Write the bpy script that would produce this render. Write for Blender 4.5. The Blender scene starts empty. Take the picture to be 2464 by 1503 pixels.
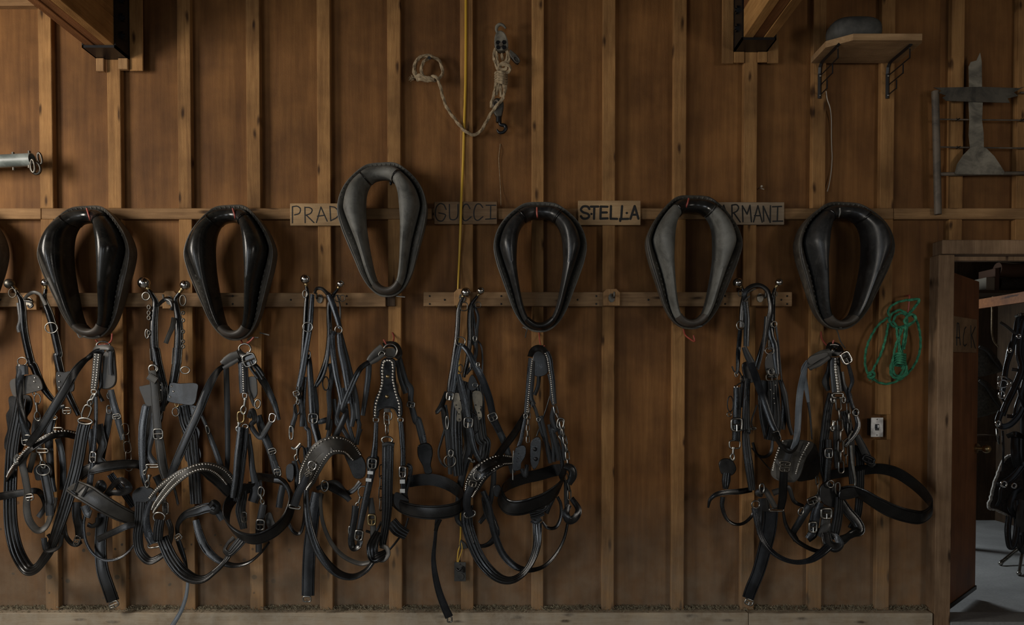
import bpy, bmesh, math, random
from mathutils import Vector, Matrix, noise
random.seed(7)
R = math.radians
sc = bpy.context.scene
# ------------------------------------------------------------------ camera
FPX, D, PITCH = 1750.0, 4.2, R(1.22)
U0, V0 = 1232.0, 954.0
cp, sp_ = math.cos(PITCH), math.sin(PITCH)
def _ray(u, v):
    k = -(v-V0)/FPX
    return Vector(((u-U0)/FPX, cp + k*sp_, -sp_ + k*cp))
_d = _ray(U0, 1512); EYE = -(D/_d.y)*_d.z
CAM = Vector((0, -D, EYE))
def P(u, v, y=0.0):
    d = _ray(u, v)
    return CAM + d*((y+D)/d.y)
def mpp(y): return (D+y)/FPX
cam = bpy.data.cameras.new('camera'); co = bpy.data.objects.new('camera', cam)
sc.collection.objects.link(co); co.location = CAM; co.rotation_euler = (R(90)-PITCH, 0, 0)
cam.sensor_fit = 'HORIZONTAL'; cam.sensor_width = 36; cam.lens = FPX/2464*36
cam.shift_y = (V0-751.5)/2464; cam.clip_end = 60
sc.camera = co
# ------------------------------------------------------------------ world, daylight, exposure
w = bpy.data.worlds.new('barn_world'); sc.world = w; w.use_nodes = True
w.node_tree.nodes['Background'].inputs[0].default_value = (0.55, 0.62, 0.72, 1)
w.node_tree.nodes['Background'].inputs[1].default_value = 0.35
def area(name, loc, target, sx, sy, power, col):
    l = bpy.data.lights.new(name, 'AREA'); l.shape = 'RECTANGLE'; l.size = sx; l.size_y = sy
    l.energy = power; l.color = col
    o = bpy.data.objects.new(name, l); sc.collection.objects.link(o); o.location = loc
    o.rotation_euler = (Vector(target)-Vector(loc)).to_track_quat('-Z', 'Y').to_euler()
    return o
area('daylight_left_window', (-4.3, -2.1, 2.7), (-0.4, 0, 2.0), 0.9, 1.2, 98, (1.0, 0.92, 0.82))
area('daylight_barn_door', (-4.3, -6.4, 1.5), (-0.6, 0, 0.5), 2.4, 2.4, 105, (0.90, 0.95, 1.0))
area('daylight_rear_window', (0.5, -8.7, 1.35), (0.3, 0, 1.0), 1.2, 0.7, 24, (0.85, 0.93, 1.0))
area('daylight_tack_room_window', (2.35, 3.25, 1.9), (3.7, 0.6, 0.0), 0.8, 0.9, 95, (0.86, 0.94, 1.0))
area('added_right_fill', (4.3, -4.9, 2.1), (0.6, 0, 2.2), 1.0, 1.0, 38, (1.0, 0.92, 0.82))  # added unseen opening, put in to brighten the left beam's right side
sc.view_settings.view_transform = 'Standard'; sc.view_settings.look = 'None'
sc.view_settings.gamma = 1.0; sc.view_settings.use_curve_mapping = False
sc.view_settings.exposure = -0.2
# ------------------------------------------------------------------ materials
def mat(name, rough=0.5, metal=0.0, col=(0.5, 0.5, 0.5)):
    m = bpy.data.materials.new(name); m.use_nodes = True
    b = m.node_tree.nodes['Principled BSDF']
    b.inputs['Base Color'].default_value = (*col, 1); b.inputs['Roughness'].default_value = rough
    b.inputs['Metallic'].default_value = metal
    return m, m.node_tree.nodes, m.node_tree.links, b
def ramp(n, stops):
    r = n.new('ShaderNodeValToRGB'); e = r.color_ramp.elements
    while len(e) < len(stops): e.new(0.5)
    for i, (p, c) in enumerate(stops):
        e[i].position = p; e[i].color = (*c, 1) if len(c) == 3 else c
    return r
def coords(n, l, scale, rnd=True, src='Object'):
    tc = n.new('ShaderNodeTexCoord'); mp = n.new('ShaderNodeMapping')
    mp.inputs['Scale'].default_value = scale
    if rnd:
        oi = n.new('ShaderNodeObjectInfo'); mu = n.new('ShaderNodeMath'); mu.operation = 'MULTIPLY'
        mu.inputs[1].default_value = 37.0; l.new(oi.outputs['Random'], mu.inputs[0])
        ad = n.new('ShaderNodeVectorMath'); ad.operation = 'ADD'
        l.new(tc.outputs[src], ad.inputs[0]); l.new(mu.outputs[0], ad.inputs[1])
        l.new(ad.outputs[0], mp.inputs['Vector'])
    else: l.new(tc.outputs[src], mp.inputs['Vector'])
    return mp.outputs['Vector']
def tex(n, l, vec, scale, detail=4, rough=0.55, dist=0.0):
    t = n.new('ShaderNodeTexNoise'); t.inputs['Scale'].default_value = scale
    t.inputs['Detail'].default_value = detail; t.inputs['Roughness'].default_value = rough
    t.inputs['Distortion'].default_value = dist; l.new(vec, t.inputs['Vector']); return t
def mixc(n, l, fac, a, b, mode='MIX'):
    x = n.new('ShaderNodeMix'); x.data_type = 'RGBA'; x.blend_type = mode
    for sock, val in ((x.inputs[0], fac), (x.inputs[6], a), (x.inputs[7], b)):
        if hasattr(val, 'links') or hasattr(val, 'is_linked'): l.new(val, sock)
        elif isinstance(val, (int, float)): sock.default_value = val
        else: sock.default_value = (*val, 1)
    return x.outputs[2]
def bump(n, l, b, h, strength=0.3, dist=0.004):
    bp = n.new('ShaderNodeBump'); bp.inputs['Strength'].default_value = strength
    bp.inputs['Distance'].default_value = dist; l.new(h, bp.inputs['Height']); l.new(bp.outputs[0], b.inputs['Normal'])
def wood(name, dark, light, axis='z', knots=True, rough=0.75, grain=26.0, dust=0.0, specks=0.0, rnd=True):
    m, n, l, b = mat(name, rough)
    s = {'z': (1, 1, 0.06), 'x': (0.06, 1, 1), 'y': (1, 0.06, 1)}[axis]
    v = coords(n, l, s, rnd)
    g1 = tex(n, l, v, grain, 5, 0.6, 0.6)
    g2 = tex(n, l, v, grain*5, 3, 0.6)
    v2 = coords(n, l, (1, 1, 1), rnd)
    blot = tex(n, l, v2, 2.2, 4, 0.6)
    c = ramp(n, [(0.22, dark), (0.78, light)]); l.new(g1.outputs[0], c.inputs[0])
    col = mixc(n, l, 0.45, c.outputs[0], g2.outputs[0], 'SOFT_LIGHT')
    rb = ramp(n, [(0.32, (0.45, 0.42, 0.40)), (0.68, (1.12, 1.1, 1.08))]); l.new(blot.outputs[0], rb.inputs[0])
    col = mixc(n, l, 0.9, col, rb.outputs[0], 'MULTIPLY')
    if knots:
        kv = coords(n, l, {'z': (9, 9, 2.6), 'x': (2.6, 9, 9), 'y': (9, 2.6, 9)}[axis], rnd)
        sk = n.new('ShaderNodeSeparateXYZ'); ck = n.new('ShaderNodeCombineXYZ'); l.new(kv, sk.inputs[0]); l.new(sk.outputs[0], ck.inputs[0]); l.new(sk.outputs[2], ck.inputs[1])
        wv = n.new('ShaderNodeVectorMath'); wv.operation = 'MULTIPLY_ADD'; nk = tex(n, l, kv, 2.5, 2); l.new(nk.outputs[1], wv.inputs[0]); wv.inputs[1].default_value = (.18, .18, 0); l.new(ck.outputs[0], wv.inputs[2])
        vo = n.new('ShaderNodeTexVoronoi'); vo.voronoi_dimensions = '2D'; vo.inputs['Scale'].default_value = 1.0; l.new(wv.outputs[0], vo.inputs['Vector'])
        kr = ramp(n, [(0.035, (0.10, 0.065, 0.045)), (0.115, (1, 1, 1))]); l.new(vo.outputs['Distance'], kr.inputs[0])
        col = mixc(n, l, 0.85, col, kr.outputs[0], 'MULTIPLY')
    if specks > 0:
        sv = coords(n, l, (1, 1, 1), False)
        vo = n.new('ShaderNodeTexVoronoi'); vo.inputs['Scale'].default_value = 14; l.new(sv, vo.inputs['Vector'])
        nz = tex(n, l, sv, 9, 3)
        ad = n.new('ShaderNodeMath'); ad.operation = 'ADD'; l.new(vo.outputs['Distance'], ad.inputs[0])
        mu = n.new('ShaderNodeMath'); mu.operation = 'MULTIPLY'; mu.inputs[1].default_value = -0.6; l.new(nz.outputs[0], mu.inputs[0])
        l.new(mu.outputs[0], ad.inputs[1])
        kr = ramp(n, [(0.0, (1, 1, 1)), (0.035, (0, 0, 0))]); ad2 = n.new('ShaderNodeMath'); ad2.operation = 'ADD'
        ad2.inputs[1].default_value = 0.20; l.new(ad.outputs[0], ad2.inputs[0]); l.new(ad2.outputs[0], kr.inputs[0])
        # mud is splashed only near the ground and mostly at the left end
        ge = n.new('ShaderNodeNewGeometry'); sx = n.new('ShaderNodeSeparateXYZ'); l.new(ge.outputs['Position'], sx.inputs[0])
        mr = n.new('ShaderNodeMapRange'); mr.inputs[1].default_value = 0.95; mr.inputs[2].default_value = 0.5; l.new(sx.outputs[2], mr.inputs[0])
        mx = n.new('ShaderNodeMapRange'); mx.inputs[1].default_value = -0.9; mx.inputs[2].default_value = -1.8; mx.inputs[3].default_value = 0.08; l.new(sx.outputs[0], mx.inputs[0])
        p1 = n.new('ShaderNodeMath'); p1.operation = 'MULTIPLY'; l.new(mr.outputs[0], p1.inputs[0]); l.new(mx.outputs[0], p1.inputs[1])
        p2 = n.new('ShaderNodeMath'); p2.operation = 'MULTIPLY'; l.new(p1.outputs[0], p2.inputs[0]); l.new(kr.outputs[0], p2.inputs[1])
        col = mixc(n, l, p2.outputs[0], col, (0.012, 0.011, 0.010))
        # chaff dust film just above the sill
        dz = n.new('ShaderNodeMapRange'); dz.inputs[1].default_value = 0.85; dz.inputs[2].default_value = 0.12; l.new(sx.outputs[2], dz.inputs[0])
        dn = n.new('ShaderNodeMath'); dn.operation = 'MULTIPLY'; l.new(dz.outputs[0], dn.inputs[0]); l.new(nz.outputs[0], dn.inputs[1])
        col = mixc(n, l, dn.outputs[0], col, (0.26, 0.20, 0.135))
    if dust > 0:
        dv = tex(n, l, v2, 14, 5, 0.7); dr = ramp(n, [(0.35, (0, 0, 0)), (0.7, (dust, dust, dust))]); l.new(dv.outputs[0], dr.inputs[0])
        col = mixc(n, l, dr.outputs[0], col, (0.42, 0.365, 0.28))
    l.new(col, b.inputs['Base Color'])
    fz = tex(n, l, v2, 220, 2, 0.7)
    hm = n.new('ShaderNodeMath'); hm.operation = 'ADD'; l.new(g2.outputs[0], hm.inputs[0]); l.new(fz.outputs[0], hm.inputs[1])
    bump(n, l, b, hm.outputs[0], 0.45, 0.003)
    b.inputs['Specular IOR Level'].default_value = 0.25
    return m
M = {}
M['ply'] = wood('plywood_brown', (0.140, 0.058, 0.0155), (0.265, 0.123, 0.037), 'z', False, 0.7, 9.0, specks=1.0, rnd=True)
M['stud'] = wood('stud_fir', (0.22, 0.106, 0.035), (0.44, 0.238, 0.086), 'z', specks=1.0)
M['girt'] = wood('girt_fir', (0.20, 0.108, 0.044), (0.40, 0.235, 0.105), 'x')
M['rail'] = wood('rail_pine', (0.20, 0.115, 0.055), (0.40, 0.25, 0.125), 'x')
M['block'] = wood('block_pine', (0.26, 0.14, 0.06), (0.46, 0.27, 0.12), 'z', False)
M['sill'] = wood('dusty_sill', (0.32, 0.25, 0.165), (0.54, 0.44, 0.31), 'x', True, 0.9, dust=0.8)
M['post'] = wood('door_post_fir', (0.20, 0.12, 0.065), (0.38, 0.25, 0.145), 'z')
M['signw'] = wood('sign_board_pine', (0.32, 0.20, 0.10), (0.52, 0.36, 0.19), 'x', False)
M['signw2'] = wood('sign_board_dull_and_shaded', (0.17, 0.105, 0.055), (0.28, 0.18, 0.10), 'x', False)  # dull second name board; also carries painted shade on the door sign
M['signg'] = wood('sign_board_greyed', (0.24, 0.18, 0.12), (0.40, 0.31, 0.21), 'x', False)
M['beamA'] = wood('beam_plank_red', (0.16, 0.06, 0.022), (0.34, 0.15, 0.055), 'y', False, 0.6)
M['beamB'] = wood('beam_plank_gold', (0.33, 0.16, 0.05), (0.60, 0.33, 0.115), 'y', False, 0.6)
M['door'] = wood('door_veneer', (0.10, 0.038, 0.014), (0.22, 0.09, 0.035), 'z', False, 0.5, 14.0)
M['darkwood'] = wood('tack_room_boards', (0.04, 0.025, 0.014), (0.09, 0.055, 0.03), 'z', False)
M['railtack'] = wood('tack_rail_pine', (0.13, 0.045, 0.014), (0.25, 0.10, 0.032), 'x')
M['shelf'] = wood('shelf_pine', (0.30, 0.18, 0.085), (0.50, 0.32, 0.16), 'x')
def leather(name, c0, c1, rough=0.34, rv=0.14, bs=0.25, worn=None, spec=0.42):
    m, n, l, b = mat(name, rough)
    v = coords(n, l, (1, 1, 1))
    t = tex(n, l, v, 7, 5, 0.62, 0.4); f = tex(n, l, v, 190, 3, 0.6)
    c = ramp(n, [(0.35, c0), (0.7, c1)]); l.new(t.outputs[0], c.inputs[0]); col = c.outputs[0]
    if worn:  # patches of wear; on the glossy collars painted sheen too
        t2 = tex(n, l, v, 13, 6, 0.7, 0.8); r2 = ramp(n, [(0.5, (0, 0, 0)), (0.74, (0.8, 0.8, 0.8))]); l.new(t2.outputs[0], r2.inputs[0])
        col = mixc(n, l, r2.outputs[0], col, worn)
    l.new(col, b.inputs['Base Color'])
    mr = n.new('ShaderNodeMapRange'); mr.inputs[1].default_value = 0.3; mr.inputs[2].default_value = 0.7
    mr.inputs[3].default_value = rough-rv; mr.inputs[4].default_value = rough+rv
    l.new(t.outputs[0], mr.inputs[0]); l.new(mr.outputs[0], b.inputs['Roughness'])
    b.inputs['Specular IOR Level'].default_value = spec
    bump(n, l, b, f.outputs[0], bs, 0.0012)
    return m
M['L'] = leather('black_harness_leather', (0.0035, 0.0035, 0.0035), (0.010, 0.0095, 0.009), 0.25, 0.10, spec=0.55)
M['LD'] = leather('dull_black_leather', (0.0045, 0.0042, 0.0038), (0.0125, 0.0115, 0.010), 0.34, 0.12, spec=0.5)
M['LW'] = leather('worn_grey_leather', (0.03, 0.028, 0.0245), (0.08, 0.074, 0.063), 0.45)
M['LS'] = leather('smooth_blue_black_leather', (0.007, 0.0078, 0.009), (0.020, 0.022, 0.026), 0.23, 0.10, spec=0.6)
M['LP'] = leather('painted_sheen_leather', (0.10, 0.115, 0.13), (0.20, 0.225, 0.25), 0.35)  # bluish strap sheen painted in as a pale base colour
M['CG'] = leather('glossy_collar_leather', (0.008, 0.008, 0.008), (0.024, 0.023, 0.020), 0.25, 0.09, 0.18, (0.038, 0.035, 0.028))  # beige patches put the pads' reflected sheen into the colour, beside slight wear
M['CB'] = leather('scuffed_black_collar_leather', (0.012, 0.012, 0.012), (0.032, 0.032, 0.031), 0.36, 0.1, 0.3, (0.055, 0.053, 0.048))
M['CS'] = leather('dusty_grey_collar_leather', (0.085, 0.083, 0.072), (0.19, 0.185, 0.162), 0.62, 0.1, 0.5, (0.04, 0.038, 0.034))
M['CR'] = leather('collar_rim_leather', (0.035, 0.030, 0.024), (0.085, 0.073, 0.057), 0.5, 0.1, 0.4, (0.14, 0.12, 0.09))
M['CR2'] = leather('pale_worn_rim_leather', (0.05, 0.047, 0.04), (0.13, 0.12, 0.10), 0.6, 0.1, 0.5, (0.17, 0.15, 0.12))
M['CT'] = leather('brown_grey_throat_leather', (0.05, 0.042, 0.034), (0.10, 0.085, 0.07), 0.5, 0.1)
M['chrome'] = mat('polished_nickel', 0.14, 1.0, (0.55, 0.52, 0.48))[0]
def steel(name, c, rough):
    m, n, l, b = mat(name, rough, 1.0, c)
    t = tex(n, l, coords(n, l, (1, 1, 1)), 30, 4); r = ramp(n, [(0.35, tuple(x*0.5 for x in c)), (0.65, c)])
    l.new(t.outputs[0], r.inputs[0]); l.new(r.outputs[0], b.inputs['Base Color']); return m
M['rivet'] = mat('nickel_rivet', 0.32, 1.0, (0.72, 0.69, 0.63))[0]
M['steel'] = steel('harness_steel', (0.36, 0.345, 0.31), 0.3)
M['dsteel'] = steel('tarnished_steel', (0.18, 0.165, 0.14), 0.42)
M['brass'] = steel('tarnished_brass', (0.48, 0.36, 0.18), 0.35)

M['blackiron'] = mat('black_painted_iron', 0.38, 0.2, (0.008, 0.008, 0.009))[0]
def rough_metal(name, a, c, r=0.6):
    m, n, l, b = mat(name, r, 0.0)
    t = tex(n, l, coords(n, l, (1, 1, 1)), 9, 5, 0.65, 0.5); rr = ramp(n, [(0.38, a), (0.62, c)]); l.new(t.outputs[0], rr.inputs[0])
    l.new(rr.outputs[0], b.inputs['Base Color']); return m
M['plate'] = rough_metal('weathered_sheet_steel', (0.085, 0.075, 0.056), (0.25, 0.22, 0.165))
M['platedark'] = rough_metal('burnt_sheet_steel', (0.02, 0.018, 0.014), (0.085, 0.072, 0.052))
M['rod'] = rough_metal('rusty_rod', (0.05, 0.04, 0.03), (0.13, 0.10, 0.07))
M['galv'] = rough_metal('galvanised_tube', (0.12, 0.14, 0.13), (0.25, 0.28, 0.26), 0.4)
M['stone'] = rough_metal('dark_stone', (0.035, 0.034, 0.03), (0.085, 0.08, 0.068), 0.7)
M['red'] = rough_metal('red_dipped_hook', (0.26, 0.045, 0.03), (0.40, 0.09, 0.06), 0.45)
M['greyhook'] = mat('grey_dipped_hook', 0.5, 0.0, (0.25, 0.24, 0.21))[0]
M['yellow'] = mat('yellow_cable_sheath', 0.45, 0, (0.55, 0.33, 0.03))[0]
M['white'] = mat('pale_wire_sheath', 0.6, 0, (0.42, 0.36, 0.28))[0]
def fibre(name, a, c):
    m, n, l, b = mat(name, 0.85)
    t = tex(n, l, coords(n, l, (1, 1, 1)), 60, 4); rr = ramp(n, [(0.35, a), (0.65, c)]); l.new(t.outputs[0], rr.inputs[0])
    l.new(rr.outputs[0], b.inputs['Base Color']); bump(n, l, b, t.outputs[0], 0.4, 0.002); return m
M['rope'] = fibre('manila_rope', (0.19, 0.135, 0.075), (0.36, 0.27, 0.16))
M['green'] = fibre('green_poly_rope', (0.02, 0.13, 0.065), (0.05, 0.27, 0.14))
M['fleece'] = fibre('pale_fleece_trim', (0.25, 0.23, 0.2), (0.5, 0.47, 0.42))
M['cloth'] = fibre('dark_brown_cloth', (0.018, 0.013, 0.010), (0.05, 0.038, 0.03))
M['canvas'] = fibre('dull_olive_canvas', (0.05, 0.046, 0.036), (0.10, 0.092, 0.07))
M['chaff'] = fibre('hay_chaff', (0.10, 0.085, 0.055), (0.26, 0.22, 0.14))
M['ink'] = mat('black_marker_paint', 0.7, 0, (0.006, 0.005, 0.004))[0]
M['swplate'] = steel('switch_plate_steel', (0.42, 0.42, 0.42), 0.4)
M['card'] = mat('pale_cardboard', 0.8, 0, (0.30, 0.26, 0.2))[0]
M['card2'] = mat('brown_cardboard', 0.8, 0, (0.10, 0.05, 0.028))[0]
def conc(name, a, c):
    m, n, l, b = mat(name, 0.6)
    v = coords(n, l, (1, 1, 1), False); t = tex(n, l, v, 1.6, 6, 0.65, 0.6); f = tex(n, l, v, 60, 3)
    rr = ramp(n, [(0.3, a), (0.7, c)]); l.new(t.outputs[0], rr.inputs[0])
    col = mixc(n, l, 0.4, rr.outputs[0], f.outputs[0], 'SOFT_LIGHT'); l.new(col, b.inputs['Base Color'])
    bump(n, l, b, f.outputs[0], 0.2, 0.003); return m
M['conc'] = conc('grey_concrete', (0.17, 0.17, 0.165), (0.29, 0.29, 0.28))
# ------------------------------------------------------------------ mesh helpers
COL = sc.collection
WL = {}
def wl(o): return WL.get(o.name, Vector((0, 0, 0))) if o else Vector((0, 0, 0))
def finish(name, verts, faces, m, parent=None, smooth=False, center=None):
    vs = [Vector(v) for v in verts]
    if center is None:
        lo = Vector([min(v[i] for v in vs) for i in range(3)]); hi = Vector([max(v[i] for v in vs) for i in range(3)]); center = (lo+hi)/2
    me = bpy.data.meshes.new(name); me.from_pydata([v-center for v in vs], [], faces); me.update()
    me.materials.append(M[m] if isinstance(m, str) else m)
    if smooth: me.polygons.foreach_set('use_smooth', [True]*len(me.polygons))
    o = bpy.data.objects.new(name, me); COL.objects.link(o)
    if parent: o.parent = parent
    o.location = center-wl(parent); WL[o.name] = center.copy()
    return o
def empty(name, loc):
    o = bpy.data.objects.new(name, None); COL.objects.link(o); o.location = loc; o.empty_display_size = 0.05
    WL[o.name] = Vector(loc); return o
def tag(o, label=None, cat=None, group=None, kind=None):
    if label: o['label'] = label
    if cat: o['category'] = cat
    if group: o['group'] = group
    if kind: o['kind'] = kind
    return o
class MB:
    def __init__(s): s.v = []; s.f = []
    def add(s, vs, fs):
        b = len(s.v); s.v += [Vector(x) for x in vs]; s.f += [tuple(i+b for i in f) for f in fs]; return s
    def box(s, x0, x1, y0, y1, z0, z1, ch=0.0):
        if x0 > x1: x0, x1 = x1, x0
        if ch <= 0:
            v = [(x, y, z) for x in (x0, x1) for y in (y0, y1) for z in (z0, z1)]
            f = [(0,1,3,2),(4,6,7,5),(0,4,5,1),(2,3,7,6),(0,2,6,4),(1,5,7,3)]
            return s.add(v, f)
        bm = bmesh.new()
        g = bmesh.ops.create_cube(bm, size=1.0)
        for v in bm.verts: v.co = Vector(((x0+x1)/2+v.co.x*(x1-x0), (y0+y1)/2+v.co.y*(y1-y0), (z0+z1)/2+v.co.z*(z1-z0)))
        bmesh.ops.bevel(bm, geom=bm.edges[:], offset=ch, segments=1, affect='EDGES')
        bm.verts.index_update()
        s.add([v.co.copy() for v in bm.verts], [[v.index for v in f.verts] for f in bm.faces]); bm.free(); return s
    def sweep(s, pts, prof, closed=False, frames=None, cap=True):
        """prof(i, t) -> list of 3D points already in world"""
        rings = [prof(i) for i in range(len(pts))]; k = len(rings[0]); b = len(s.v)
        for r in rings: s.v += [Vector(x) for x in r]
        n = len(rings)
        for i in range(n if closed else n-1):
            j = (i+1) % n
            for a in range(k):
                c = (a+1) % k
                s.f.append((b+i*k+a, b+i*k+c, b+j*k+c, b+j*k+a))
        if cap and not closed:
            s.f.append(tuple(b+a for a in reversed(range(k)))); s.f.append(tuple(b+(n-1)*k+a for a in range(k)))
        return s
    def tube(s, pts, rad, seg=8, closed=False, lobes=0, twist=0.0, flat=1.0):
        pts = [Vector(p) for p in pts]; n = len(pts)
        if not isinstance(rad, (list, tuple)): rad = [rad]*n
        rad = interp_list(rad, n)
        T = []
        for i in range(n):
            a = pts[(i-1) % n] if (closed or i > 0) else pts[i]; c = pts[(i+1) % n] if (closed or i < n-1) else pts[i]
            t = c-a; T.append(t.normalized() if t.length > 1e-9 else Vector((0,0,1)))
        ref = Vector((0,-1,0)) if abs(T[0].y) < 0.9 else Vector((1,0,0))
        N = (ref-T[0]*ref.dot(T[0])).normalized(); fr = []; sl = 0.0; ls = []
        for i in range(n):
            N = N-T[i]*N.dot(T[i]); N = N.normalized() if N.length > 1e-6 else T[i].orthogonal().normalized()
            fr.append((N.copy(), T[i].cross(N))); ls.append(sl)
            if i < n-1: sl += (pts[i+1]-pts[i]).length
        def prof(i):
            a, c = fr[i]; out = []
            for q in range(seg):
                ph = 2*math.pi*q/seg; r = rad[i]
                if lobes: r *= 1+0.22*math.cos(lobes*ph+twist*ls[i])
                out.append(pts[i]+a*(r*flat*math.cos(ph))+c*(r*math.sin(ph)))
            return out
        return s.sweep(pts, prof, closed)
    def sphere(s, c, r, seg=16, rings=10, sc3=(1,1,1)):
        c = Vector(c); vs = [c+Vector((0,0,r*sc3[2]))]
        for i in range(1, rings):
            th = math.pi*i/rings
            for j in range(seg):
                ph = 2*math.pi*j/seg
                vs.append(c+Vector((r*sc3[0]*math.sin(th)*math.cos(ph), r*sc3[1]*math.sin(th)*math.sin(ph), r*sc3[2]*math.cos(th))))
        vs.append(c-Vector((0,0,r*sc3[2]))); fs = []
        for j in range(seg): fs.append((0, 1+j, 1+(j+1) % seg))
        for i in range(rings-2):
            for j in range(seg):
                a = 1+i*seg+j; b2 = 1+i*seg+(j+1) % seg; fs.append((a, a+seg, b2+seg, b2))
        l = len(vs)-1; o = 1+(rings-2)*seg
        for j in range(seg): fs.append((o+j, l, o+(j+1) % seg))
        return s.add(vs, fs)
    def cyl(s, a, b, r, seg=12): return s.tube([a, b], r, seg)
    def dome(s, c, r, nrm=(0,-1,0), seg=6):
        n = Vector(nrm).normalized(); a = n.orthogonal().normalized(); b = n.cross(a); c = Vector(c); vs = []
        for rr, h in ((1.0, 0.0), (0.72, 0.55)):
            for j in range(seg):
                ph = 2*math.pi*j/seg; vs.append(c+a*(r*rr*math.cos(ph))+b*(r*rr*math.sin(ph))+n*(r*h))
        vs.append(c+n*r*0.8); fs = []
        for j in range(seg):
            k = (j+1) % seg; fs.append((j, k, seg+k, seg+j)); fs.append((seg+j, seg+k, 2*seg))
        return s.add(vs, fs)
    def prism(s, poly, nvec, th, bev=0.0):
        """poly: 3D ring (roughly planar); extruded along nvec by th towards the viewer, with a soft edge"""
        n = Vector(nvec).normalized(); p = [Vector(x) for x in poly]; k = len(p); c = sum(p, Vector())/k; b = len(s.v)
        top = [q+n*th for q in p]
        if bev > 0:
            mid = [q+n*(th-bev*0.7) for q in p]; top = [q+n*th+(c-q).normalized()*bev for q in p]; rings = [p, mid, top]
        else: rings = [p, top]
        for r in rings: s.v += r
        for i in range(len(rings)-1):
            for j in range(k):
                q = (j+1) % k; s.f.append((b+i*k+j, b+i*k+q, b+(i+1)*k+q, b+(i+1)*k+j))
        s.f.append(tuple(b+j for j in reversed(range(k)))); s.f.append(tuple(b+(len(rings)-1)*k+j for j in range(k)))
        return s
    def build(s, name, m, parent=None, smooth=False, sharp=50): 
        o = finish(name, s.v, s.f, m, parent, smooth)
        bm = bmesh.new(); bm.from_mesh(o.data); bmesh.ops.recalc_face_normals(bm, faces=bm.faces[:]); bm.to_mesh(o.data); bm.free()
        if smooth:
            for p in o.data.polygons: p.use_smooth = True
            o.data.set_sharp_from_angle(angle=R(sharp))
        return o
def interp_list(vals, n):
    if not isinstance(vals, (list, tuple)): return [vals]*n
    k = len(vals)
    if k == 1: return [vals[0]]*n
    if k == n: return list(vals)
    out = []
    for i in range(n):
        t = i*(k-1)/(n-1) if n > 1 else 0; a = min(int(t), k-2); out.append(vals[a]+(vals[a+1]-vals[a])*(t-a))
    return out
def spline(pts, sub=6, closed=False):
    p = [Vector(x) for x in pts]; n = len(p)
    if n == 2 and not closed: return [p[0].lerp(p[1], i/sub) for i in range(sub+1)]
    out = []
    for i in range(n if closed else n-1):
        g = lambda j: p[j % n] if closed else p[max(0, min(n-1, j))]
        a, b, c, d = g(i-1), g(i), g(i+1), g(i+2)
        if not closed:
            if i == 0: a = b*2-c
            if i == n-2: d = c*2-b
        for q in range(sub):
            t = q/sub; t2 = t*t; t3 = t2*t
            out.append(0.5*((2*b)+(c-a)*t+(2*a-5*b+4*c-d)*t2+(3*b-a-3*c+d)*t3))
    if not closed: out.append(p[-1].copy())
    return out
# crops of the photograph used as drawing grids: origin and magnification
KR = {'X': (0, 0, 1.0), 'A0': (0, 0, 3.006), 'A1': (0, 450, 3.34), 'A2': (0, 820, 3.579), 'A3': (0, 1100, 3.729),
      'B1': (300, 450, 3.34), 'B2': (300, 820, 3.579), 'B3': (300, 1100, 3.729),
      'C1': (660, 380, 3.579), 'C2': (660, 640, 3.7575), 'C3': (660, 980, 3.131),
      'D1': (1020, 460, 3.416), 'D2': (1020, 660, 3.7575), 'D3': (1020, 1000, 2.9875),
      'E1': (1500, 440, 3.579), 'E2': (1680, 660, 3.7575), 'E3': (1680, 1000, 3.13), 'E4': (1860, 460, 3.13), 'E5': (1860, 780, 2.891),
      'F1': (2200, 560, 3.416), 'F2': (2200, 980, 2.874), 'G': (1900, 0, 2.684), 'R': (950, 0, 3.005),
      'S1': (660, 440, 4.248), 'S2': (1360, 440, 4.4), 'T': (1650, 0, 5.78)}
def px(K, s):
    """'x,y x,y B3:x,y' -> list of full-frame pixels; also gives the magnification of the first grid"""
    out = []
    for tk in s.split():
        if ':' in tk: K, tk = tk.split(':')
        x, y = tk.split(',')[:2]; a, b, m = KR[K]; out.append((a+float(x)/m, b+float(y)/m))
    return out
def pw(K, s, y):
    q = px(K, s); ys = interp_list(y, len(q)); return [P(u, v, yy) for (u, v), yy in zip(q, ys)]
# ------------------------------------------------------------------ the setting
def bx(name, x0, x1, y0, y1, z0, z1, m, parent=None, ch=0.003): return MB().box(x0, x1, y0, y1, z0, z1, ch).build(name, m, parent)
def X(u, v=900, y=0.0): return P(u, v, y).x
def Z(v, u=1232, y=0.0): return P(u, v, y).z
CEIL = 3.95
PLY = 0.040
fl = bx('floor', -4.4, 4.4, -8.8, 0.10, -0.10, 0.0, 'conc', ch=0); tag(fl, 'bare grey concrete barn floor in front of the wall', kind='structure')
fl2 = bx('floor_tack_room', 1.6, 5.0, 0.10, 3.3, -0.10, 0.0, 'conc', ch=0); tag(fl2, 'worn grey concrete floor inside the tack room', kind='structure')
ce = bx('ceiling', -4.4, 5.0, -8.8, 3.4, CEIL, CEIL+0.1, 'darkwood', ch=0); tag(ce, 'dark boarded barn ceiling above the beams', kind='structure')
DX0, DX1 = X(2290, 1000), X(2290, 1000)+0.86          # clear door opening
DZ = Z(626, 2300)
wb = empty('wall_back', (0, 0, 0)); tag(wb, 'plywood wall with exposed studs that carries all the harness', kind='structure')
stx = []
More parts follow.
